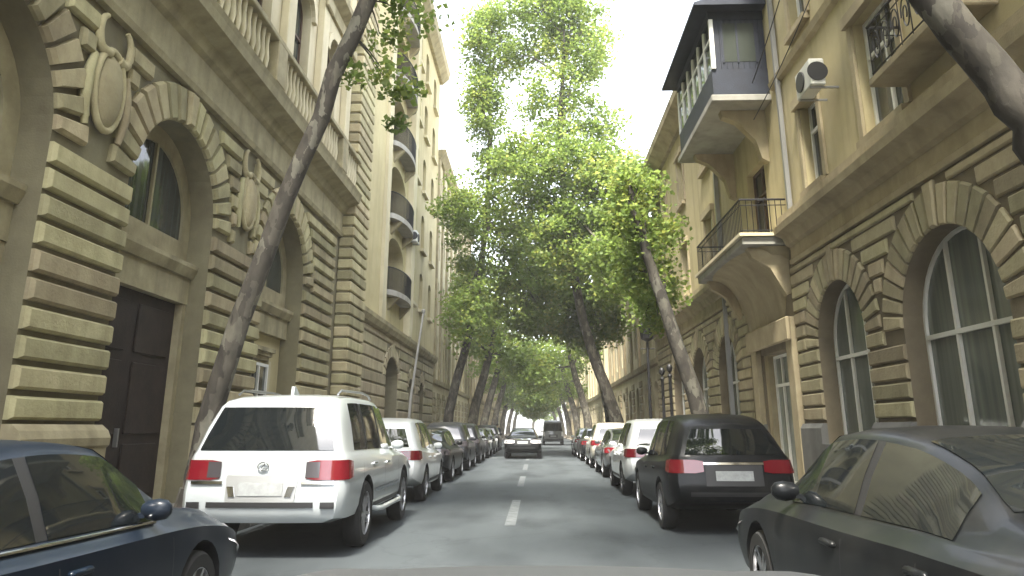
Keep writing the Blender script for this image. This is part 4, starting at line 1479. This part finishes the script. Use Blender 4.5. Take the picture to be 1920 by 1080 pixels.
car('parked_car', 'dark navy sedan with chrome window line parked behind the big white SUV', 'sedan', 'car', 'p_navy', -3.2, 1.95, 0.0, chrome_belt=True, scale=0.95)
car('parked_car', 'white crossover parked just ahead of the big white SUV', 'crossover', 'car', 'p_bright', -3.2, 15.4, 0.0)
dk = [('black sedan parked ahead of the white crossover near the tall quoin pilaster', 'sedan', 'p_black', 21.2), ('charcoal crossover parked second ahead of the white crossover', 'crossover', 'p_char', 27.0),
      ('dark crossover parked third ahead of the white crossover', 'crossover', 'p_black', 32.6), ('dark grey sedan parked fourth ahead of the white crossover', 'sedan', 'p_grey', 38.2),
      ('silver sedan parked far along under the trees, fifth ahead of the white crossover', 'sedan', 'p_silver', 44.2), ('black crossover last in the line under the far trees', 'crossover', 'p_black', 50.2)]
for lb, kd, pm, y in dk:
    car('parked_car', lb, kd, 'car', pm, -3.28, y, 0.0, group='cars parked under the ochre facade', near=False, light='dark')

car('parked_car', 'black sedan close by with a sloping tail parked behind the black SUV', 'sedan', 'car', 'p_black', 2.68, 2.7, 0.0)
bs = car('parked_car', 'black SUV with wide red tail lamps parked just ahead of the close black sedan', 'crossover', 'SUV', 'p_black', 2.77, 11.1, 0.0)
car('parked_car', 'white crossover seen from behind in front of the black SUV', 'crossover', 'car', 'p_bright', 2.84, 17.0, 0.0, dark_rim=True)
for lb, kd, pm, y in [('grey sedan half hidden ahead of the white crossover on the balcony side', 'sedan', 'p_grey', 23.2), ('beige crossover with pale roof parked under the leaning tree', 'crossover', 'p_beige', 29.0),
                      ('charcoal sedan parked beyond the beige crossover', 'sedan', 'p_char', 35.0), ('white sedan parked farthest along on the balcony side', 'sedan', 'p_white', 41.0)]:
    car('parked_car', lb, kd, 'car', pm, 2.95, y, 0.0, group='cars parked under the tan facade', near=False)
car('moving_car', 'dark car with pale rear lamps driving ahead on the dashed centre line', 'sedan', 'car', 'p_black', -0.66, 38.0, 0.0, light='white', near=False)
car('moving_van', 'purplish grey van with pale roof driving far ahead', 'van', 'van', 'p_grey', 1.55, 70.0, 0.0, light='white', near=False)

# ---- the bonnet of the car that carries the camera
ow = empty('own_car', (0.05, 0.7, 0))
tag(ow, 'grey bonnet edge of the camera car along the bottom of the view', 'car')
mb = MB(); vs = []
ny, nx = 10, 16
for j in range(ny + 1):
    t = j / ny
    y = 0.0 + 1.15 * t
    for i in range(nx + 1):
        u = -1 + 2 * i / nx
        hw = 0.86 - 0.10 * t * t
        z = 1.222 - 0.03 * t - 0.045 * t ** 4 - 0.07 * abs(u) ** 2.6 + 0.012 * math.exp(-((abs(u) - .62) / .08) ** 2)
        vs.append((u * hw, y, z))
mb.add(vs, [(j * (nx + 1) + i, j * (nx + 1) + i + 1, (j + 1) * (nx + 1) + i + 1, (j + 1) * (nx + 1) + i) for j in range(ny) for i in range(nx)])
mb.build('bonnet', 'p_bonnet', ow, 60)
mb = MB()
for s_ in (-1, 1):
    mb2 = MB()
    mb2.prism([(-.1, .45), (-.1, 1.06), (.6, 1.05), (1.05, .95), (1.2, .62), (1.15, .4), (1.02, .36), (.9, .60), (.62, .72), (.34, .60), (.22, .36), (-.1, .36)], 0, s_ * .80, s_ * .90)
    mb2.build('wing', 'p_bonnet', ow)
    tm, rm, bk = wheel_meshes(0.34, False)
    wh = empty('wheel', (s_ * .78, .62, .34), math.pi if s_ < 0 else 0, ow)
    add_mesh('tyre', tm, wh); add_mesh('rim', rm, wh)
mb = MB(); mb.prism([(1.0, .30), (1.22, .34), (1.26, .55), (1.24, .80), (1.18, 1.0), (1.05, 1.05)], 0, -.80, .80)
mb.build('bumper', 'p_bonnet', ow)


# ------------------------------------------------------------------ trees
def spline(pts, n=5):
    P_ = [np.array(p, float) for p in pts]
    P_ = [2 * P_[0] - P_[1]] + P_ + [2 * P_[-1] - P_[-2]]
    out = []
    for i in range(1, len(P_) - 2):
        a, b, c, d = P_[i - 1:i + 3]
        for k in range(n):
            t = k / n
            out.append(0.5 * (2 * b + (c - a) * t + (2 * a - 5 * b + 4 * c - d) * t * t + (3 * b - a - 3 * c + d) * t ** 3))
    out.append(P_[-2])
    return out


def leaf_mesh(centres, sig, per, size, nr, mat, tilt=1.0):
    N = len(centres) * per
    c = np.repeat(np.array(centres), per, axis=0)
    s = np.repeat(np.array(sig), per)[:, None]
    g = nr.normal(size=(N, 3))
    g /= np.linalg.norm(g, axis=1)[:, None]
    rad = nr.random((N, 1)) ** 0.5
    p = c + g * rad * s * np.array([1.25, 1.25, 0.8])
    up = nr.normal(size=(N, 3)) * 0.75 * tilt + np.array([0, 0, 0.9])
    up /= np.linalg.norm(up, axis=1)[:, None]
    a = nr.normal(size=(N, 3))
    u = np.cross(up, a); u /= np.linalg.norm(u, axis=1)[:, None]
    v = np.cross(up, u)
    L = size * (0.65 + 0.7 * nr.random((N, 1)))
    droop = up * L * 0.18
    q = np.stack([p - u * L * .5, p + v * L * .42 - droop, p + u * L * .55 - droop * .4, p - v * L * .42 - droop], axis=1).reshape(-1, 3)
    me = bpy.data.meshes.new('crown')
    me.vertices.add(N * 4); me.loops.add(N * 4); me.polygons.add(N)
    me.vertices.foreach_set('co', q.astype(np.float32).ravel())
    me.loops.foreach_set('vertex_index', np.arange(N * 4, dtype=np.int32))
    me.polygons.foreach_set('loop_start', np.arange(0, N * 4, 4, dtype=np.int32))
    me.materials.append(M[mat])
    me.update(calc_edges=True)
    return me


def tree(label, path, blobs, seed, per=150, size=0.2, mat='leaf', sprigs=(), group=None, sig=(0.45, 0.85), bark='bark'):
    """path: trunk [(x, y, z, r)]; blobs: crown masses (x, y, z, rx, ry, rz, clumps), in world coordinates"""
    nr = np.random.default_rng(seed)
    b0 = np.array(path[0][:3])
    root = empty('plane_tree', tuple(b0))
    tag(root, label, 'tree', group)
    tr = MB()
    sp = spline([np.array(p) - np.array([*b0, 0]) for p in path], 5)
    for i, p in enumerate(sp):
        if 0 < i < len(sp) - 1:
            p[0] += nr.normal() * .02; p[1] += nr.normal() * .02
    tr.tube([p[:3] for p in sp], [max(.02, p[3]) for p in sp], 12)
    # root flare
    r0 = path[0][3]
    tr.tube([(0, 0, -.05), (0, 0, .12), (sp[1][0] * .3, 0, .5)], [r0 * 1.55, r0 * 1.3, r0 * .98], 12)
    centres, sg = [], []
    upper = [p for p in sp if p[2] > 0.5 * sp[-1][2]]
    for bx, by, bz, rx, ry, rz, nc in blobs:
        bc = np.array([bx, by, bz]) - b0
        st = upper[min(range(len(upper)), key=lambda i: abs(upper[i][2] - (bc[2] - rz * 0.9)) + 0.2 * np.linalg.norm(upper[i][:3] - bc))]
        mid = (st[:3] + bc) / 2 + nr.normal(size=3) * 0.25 + np.array([0, 0, 0.3])
        lr = max(.045, min(st[3] * 0.62, .10))
        lb = spline([np.array([*st[:3], lr]), np.array([*mid, lr * .75]), np.array([*bc, lr * .35])], 4)
        tr.tube([p[:3] for p in lb], [p[3] for p in lb], 7)
        for k in range(nc):
            d = nr.normal(size=3); d /= np.linalg.norm(d)
            rr = 0.35 + 0.65 * nr.random() ** 0.6
            c = bc + d * rr * np.array([rx, ry, rz])
            centres.append(c); sg.append(nr.uniform(*sig))
            if k % 2 == 0:
                a = lb[int(nr.integers(len(lb) // 2, len(lb)))]
                m_ = (a[:3] + c) / 2 + nr.normal(size=3) * 0.12
                tr.tube([a[:3], m_, c], [max(.015, a[3] * .5), .018, .007], 5)
    for x, y, z, s_ in sprigs:
        c = np.array([x, y, z]) - b0
        for q_ in range(3):
            centres.append(c + nr.normal(size=3) * s_ * np.array([.7, .7, .9])); sg.append(s_ * nr.uniform(.7, 1.3))
        st = min(sp, key=lambda p: np.linalg.norm(p[:3] - c))
        tr.tube([st[:3], (st[:3] + c) / 2 + np.array([0, 0, .05]), c], [.022, .014, .006], 5)
    tr.build('trunk', bark, root, 60)
    me = leaf_mesh(centres, sg, per, size, nr, mat)
    add_mesh('crown', me, root)
    return root


tree('plane tree with a long bare trunk leaning over the white SUV', [(-5.05, 11.5, 0.1, .22), (-4.87, 11.5, 1.94, .175), (-4.05, 11.5, 5.0, .15), (-2.88, 11.5, 8.7, .14), (-2.2, 11.6, 11.5, .11), (-1.8, 11.7, 14, .07)],
     [(-1.6, 12, 14.5, 3.2, 3.4, 2.2, 130), (-3.6, 9.5, 13.5, 1.8, 2, 1.6, 60)], 1, 75, .12,
     sprigs=[(-2.75, 12.0, 8.3, .42), (-2.45, 12.2, 8.9, .5), (-2.7, 12.3, 7.7, .4), (-2.6, 12.1, 7.4, .25)])
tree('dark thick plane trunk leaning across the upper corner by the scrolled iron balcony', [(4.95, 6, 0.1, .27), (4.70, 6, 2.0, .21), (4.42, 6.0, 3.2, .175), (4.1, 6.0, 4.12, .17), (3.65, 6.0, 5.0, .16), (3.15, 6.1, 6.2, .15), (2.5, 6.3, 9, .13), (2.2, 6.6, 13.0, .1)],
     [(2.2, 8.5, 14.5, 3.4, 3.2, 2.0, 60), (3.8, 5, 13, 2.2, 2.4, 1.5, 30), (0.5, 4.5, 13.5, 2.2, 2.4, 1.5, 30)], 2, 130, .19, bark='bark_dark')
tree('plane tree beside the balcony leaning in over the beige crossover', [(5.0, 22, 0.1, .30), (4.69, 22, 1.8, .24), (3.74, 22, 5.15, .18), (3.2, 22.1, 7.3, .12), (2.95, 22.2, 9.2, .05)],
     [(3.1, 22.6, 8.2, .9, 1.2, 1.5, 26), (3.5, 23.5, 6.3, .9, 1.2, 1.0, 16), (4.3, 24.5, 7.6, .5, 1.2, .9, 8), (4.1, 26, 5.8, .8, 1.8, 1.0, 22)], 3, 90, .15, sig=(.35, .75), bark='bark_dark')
tree('tall plane tree whose pale trunk climbs to the highest leaves', [(4.45, 38, 0.1, .38), (3.6, 38, 3, .29), (2.5, 38, 6.5, .24), (1.7, 38, 11.8, .2), (1.45, 38, 17, .16), (1.7, 38, 21, .10), (1.8, 38, 24, .05)],
     [(2.5, 38, 22.6, 1.9, 1.8, 2.9, 62), (0.6, 38, 24.4, 2.2, 1.8, 1.6, 50), (1.2, 38, 18.6, 1.9, 1.6, 2.0, 34), (0.4, 37, 14.6, 3.2, 2.2, 2.2, 96), (3.9, 36.5, 13.0, 2.0, 2.2, 2.6, 86), (5.0, 35, 12.6, 1.0, 1.8, 1.8, 26), (1.8, 36.2, 10.5, 2.2, 1.4, 2.0, 56), (3.6, 33, 8.8, 1.3, 2.0, 1.6, 26), (4.3, 38, 17.4, .6, .8, .5, 3), (-0.8, 38.4, 21.9, 1.1, 1.0, 1.7, 12), (3.2, 38, 17.6, 1.0, 1.0, 1.3, 12)], 6, 95, .18, sig=(.5, 1.05))
tree('plane tree with a forked trunk behind the dark street lamp', [(4.7, 46, 0.1, .36), (4.3, 46, 3, .30), (3.4, 46, 7, .24), (2.6, 46, 11, .16), (2.2, 46, 14.5, .08)],
     [(3.2, 45, 12.0, 3.0, 2.8, 2.6, 80), (1.4, 44, 8.6, 2.4, 2.6, 2.4, 70), (0.6, 45.5, 12.5, 2.0, 2, 2.0, 50), (3.6, 43, 7.8, 1.5, 1.6, 2.0, 40)], 4, 115, .20, sig=(.55, 1.1))
tree('plane tree standing past the rounded balconies with a broad bright crown', [(-4.9, 41, 0.1, .30), (-4.5, 41, 3, .25), (-3.5, 41, 7, .2), (-2.8, 41, 12, .15), (-2.6, 41, 18, .1), (-2.6, 41, 24, .05)],
     [(-2.4, 40, 11.8, 2.5, 2.8, 2.8, 90), (-0.6, 41, 8.6, 2.0, 2.2, 2.2, 60), (-3.5, 39, 7.4, 1.2, 2, 2.0, 34), (-2.4, 39, 23.2, 1.5, 1.6, 2.4, 50), (-2.9, 39, 18.9, 1.2, 1.4, 2.2, 40), (-1.4, 40, 15.8, 2.0, 1.6, 1.5, 30), (-4.2, 38, 13.2, .9, 1.4, 1.2, 12)], 5, 100, .18, sig=(.5, 1.05))
ti = 7
for x, y, lb in ((-4.6, 54, 'plane tree leaning in beside the last black crossover'), (-4.7, 68, 'plane tree in front of the cream narrow-windowed house'), (4.6, 66, 'plane tree arching over the far grey van'),
                 (-4.7, 84, 'small-looking plane tree far off before the tan stone house'), (4.6, 84, 'far plane tree on the van side, second beyond the tall pale trunk'), (-4.7, 104, 'distant plane tree near the far street end, ochre house side'),
                 (4.6, 106, 'distant plane tree near the far street end, tan house side'), (-4.7, 128, 'farthest plane tree before the ochre end house'), (4.6, 130, 'farthest plane tree before the tan end house'), (-4.6, 156, 'low tree closing the far end of the street, ochre side'), (4.4, 158, 'low tree closing the far end of the street, tan side'), (-0.9, 184, 'low tree in the middle of the vista where the street ends')):
    s_ = -1 if x < 0 else 1
    h = 9.0 if y < 80 else 7.6
    tree(lb, [(x, y, 0.1, .40), (x - s_ * .35, y, 3, .33), (x - s_ * 1.2, y, 6, .26), (x - s_ * 1.9, y, 9.5, .18), (x - s_ * 2.3, y, 13, .08)],
         [(x - s_ * 2.0, y, h + 1.2, 3.4, 3.6, 3.2, 54), (x - s_ * 4.2, y + 1, h - 2.6, 2.0, 2.6, 1.8, 30), (x - s_ * .2, y, h - 1.5, 1.6, 2.4, 1.6, 12)], ti, 64, .26 if y < 90 else .34, sig=(.7, 1.3), group='plane trees far down the street' )
    ti += 1


# ------------------------------------------------------------------ small things
def air_con(label, x, y, z, s):
    r = empty('air_conditioner', (x, y, z)); tag(r, label, 'air conditioner')
    mb = MB(); mb.box((-.15, -.40, 0), (.15, .40, .56), ch=.02); mb.build('casing', 'ac_white', r)
    mb = MB(); mb.lathe([(.21, 0), (.21, .03), (.18, .03), (.18, .012), (0, .012)], (s * .151 - (0.03 if s < 0 else 0), .10, .28), axis=0, seg=20)
    mb.build('fan_grille', 'black_plastic', r)
    mb = MB(); mb.lathe([(.20, 0), (.20, .02), (0.17, .02)], (0.0, -.42, .28), axis=1, seg=20); mb.build('side_vent', 'black_plastic', r)
    for yy in (-.3, .3):
        mb = MB(); mb.box((-s * .42, yy - .02, -.04), (s * .14, yy + .02, -.002)); mb.build('bracket', 'steel', r)
    return r


air_con('white air conditioner on the tan wall above the narrow upper window', XR - .42, 13.95, 7.95, -1)
air_con('white air conditioner on the ochre wall beside the loggias', XL + .45, 35.9, 10.35, 1)

lp = empty('street_lamp', (4.45, 30.0, .1)); tag(lp, 'dark iron street lamp with a lantern head before the tan building', 'street lamp')
mb = MB(); mb.lathe([(.16, 0), (.16, .15), (.1, .3), (.075, .5), (.06, 2.2), (.05, 4.6), (.03, 4.7)], seg=12); mb.build('post', 'iron', lp, 50)
mb = MB(); mb.lathe([(.06, 4.68), (.24, 4.78), (.30, 5.25), (.34, 5.3), (.12, 5.5), (.03, 5.62)], seg=8); mb.build('lantern', 'iron', lp, 30)
mb = MB(); mb.tube([(-.28, 0, 4.4), (.28, 0, 4.4)], .02, 6); mb.build('ladder_bar', 'iron', lp)
po = empty('lamp_pole', (-4.72, 28.0, .1)); tag(po, 'slim grey steel pole leaning slightly before the ochre building', 'pole')
mb = MB(); mb.tube([(0, 0, 0), (.12, 0, 2.4), (.5, 0, 5.6)], [.06, .05, .04], 10); mb.build('post', 'steel', po, 50)
mb = MB(); mb.lathe([(.05, 5.55), (.07, 5.6), (.07, 5.68), (0, 5.72)], (.5, 0, 0), seg=10); mb.build('cap', 'steel', po, 50)
mb = MB(); mb.lathe([(.14, 0), (.14, .05), (.09, .12)], seg=12); mb.build('base', 'steel', po, 50)
for k, (y, lb) in enumerate(((29.6, 'dark iron gate post nearest the street lamp'), (31.4, 'dark iron gate post just beyond the street lamp'))):
    g = empty('gate_post', (5.2, y, .12)); tag(g, lb, 'post')
    mb = MB(); mb.lathe([(.12, 0), (.12, .2), (.06, .3), (.06, 3.2), (.09, 3.3), (0, 3.45)], seg=10); mb.build('shaft', 'iron', g, 40)
    mb = MB(); mb.lathe([(.02, 3.4), (.10, 3.5), (.12, 3.6), (.08, 3.72), (0, 3.76)], seg=10); mb.build('finial', 'iron', g, 60)


def cable(label, pts, r=0.012, sag=0.0):
    a, b = np.array(pts[0]), np.array(pts[1])
    mb = MB(); mb.tube([tuple(a + (b - a) * t - np.array([0, 0, sag * 4 * t * (1 - t)])) for t in [i / 14 for i in range(15)]], r, 5)
    tag(mb.build('cable', 'cable'), label, 'cable')


cable('thin cable slung down the tan wall from the eave to the air conditioner', [(5.9, 12.6, 13.0), (5.55, 17.5, 9.9)], .014, .2)
cable('slack cable crossing the tan wall under the blue oriel', [(5.9, 13.2, 10.6), (5.5, 17.5, 8.9)], .012, .15)

# a person on foot by the far end of the dark parked cars
pr = bpy.data.meshes.new('person')
J = [(0, 0, .95, .15), (0, 0, 1.2, .15), (0, 0, 1.42, .16), (0, 0, 1.52, .06), (0, 0, 1.60, .085), (0, .01, 1.70, .09),
     (.10, 0, .9, .10), (.12, .06, .5, .07), (.12, .0, .08, .05), (.12, .12, .04, .04), (-.10, 0, .9, .10), (-.12, -.04, .5, .07), (-.12, -.14, .09, .05), (-.12, -.02, .04, .04),
     (.2, 0, 1.42, .06), (.26, 0, 1.15, .045), (.25, .1, .9, .035), (.25, .13, .8, .035), (-.2, 0, 1.42, .06), (-.26, 0, 1.15, .045), (-.25, .06, .9, .035), (-.25, .08, .8, .035)]
E_ = [(0, 1), (1, 2), (2, 3), (3, 4), (4, 5), (0, 6), (6, 7), (7, 8), (8, 9), (0, 10), (10, 11), (11, 12), (12, 13), (2, 14), (14, 15), (15, 16), (16, 17), (2, 18), (18, 19), (19, 20), (20, 21)]
pr.from_pydata([j[:3] for j in J], E_, [])
po_ = bpy.data.objects.new('tmp_person', pr); COL.objects.link(po_)
md = po_.modifiers.new('skin', 'SKIN')
for v, j in zip(pr.skin_vertices[0].data, J):
    v.radius = (j[3], j[3])
pr.skin_vertices[0].data[0].use_root = True
po_.modifiers.new('sub', 'SUBSURF').levels = 1
dg = bpy.context.evaluated_depsgraph_get()
pm = bpy.data.meshes.new_from_object(po_.evaluated_get(dg), depsgraph=dg)
bpy.data.objects.remove(po_)
pm.materials.clear(); pm.materials.append(M['cloth_dark']); pm.materials.append(M['skin'])
for p in pm.polygons:
    p.material_index = 1 if p.center.z > 1.5 or (abs(p.center.x) > .2 and p.center.z < .86 and p.center.z > .7) else 0
smooth(pm, 80)
pe = add_mesh('person', pm, None, (-2.9, 57.5, 0.0))
tag(pe, 'person in dark clothes walking at the road edge past the parked cars', 'person')
mb = MB(); mb.lathe([(.0, 1.80), (.06, 1.79), (.095, 1.74), (.1, 1.67), (.085, 1.64)], (0, -.012, 0), seg=12); mb.build('hair', 'hair', pe, 60)

# the hazy summer air of the street
hz = MB(); hz.box((-90, -60, -1.2), (90, 420, 33))
hm = bpy.data.materials.new('haze_air'); hm.use_nodes = True
hn = hm.node_tree.nodes
for nd in list(hn):
    if nd.type == 'BSDF_PRINCIPLED': hn.remove(nd)
pv_ = hn.new('ShaderNodeVolumePrincipled')
pv_.inputs['Color'].default_value = (0.98, 0.985, 0.99, 1)
pv_.inputs['Density'].default_value = 0.0008
hm.node_tree.links.new(pv_.outputs[0], hn['Material Output'].inputs['Volume'])
tag(hz.build('haze', hm), 'thin pale haze filling the street air', 'haze', kind='stuff')
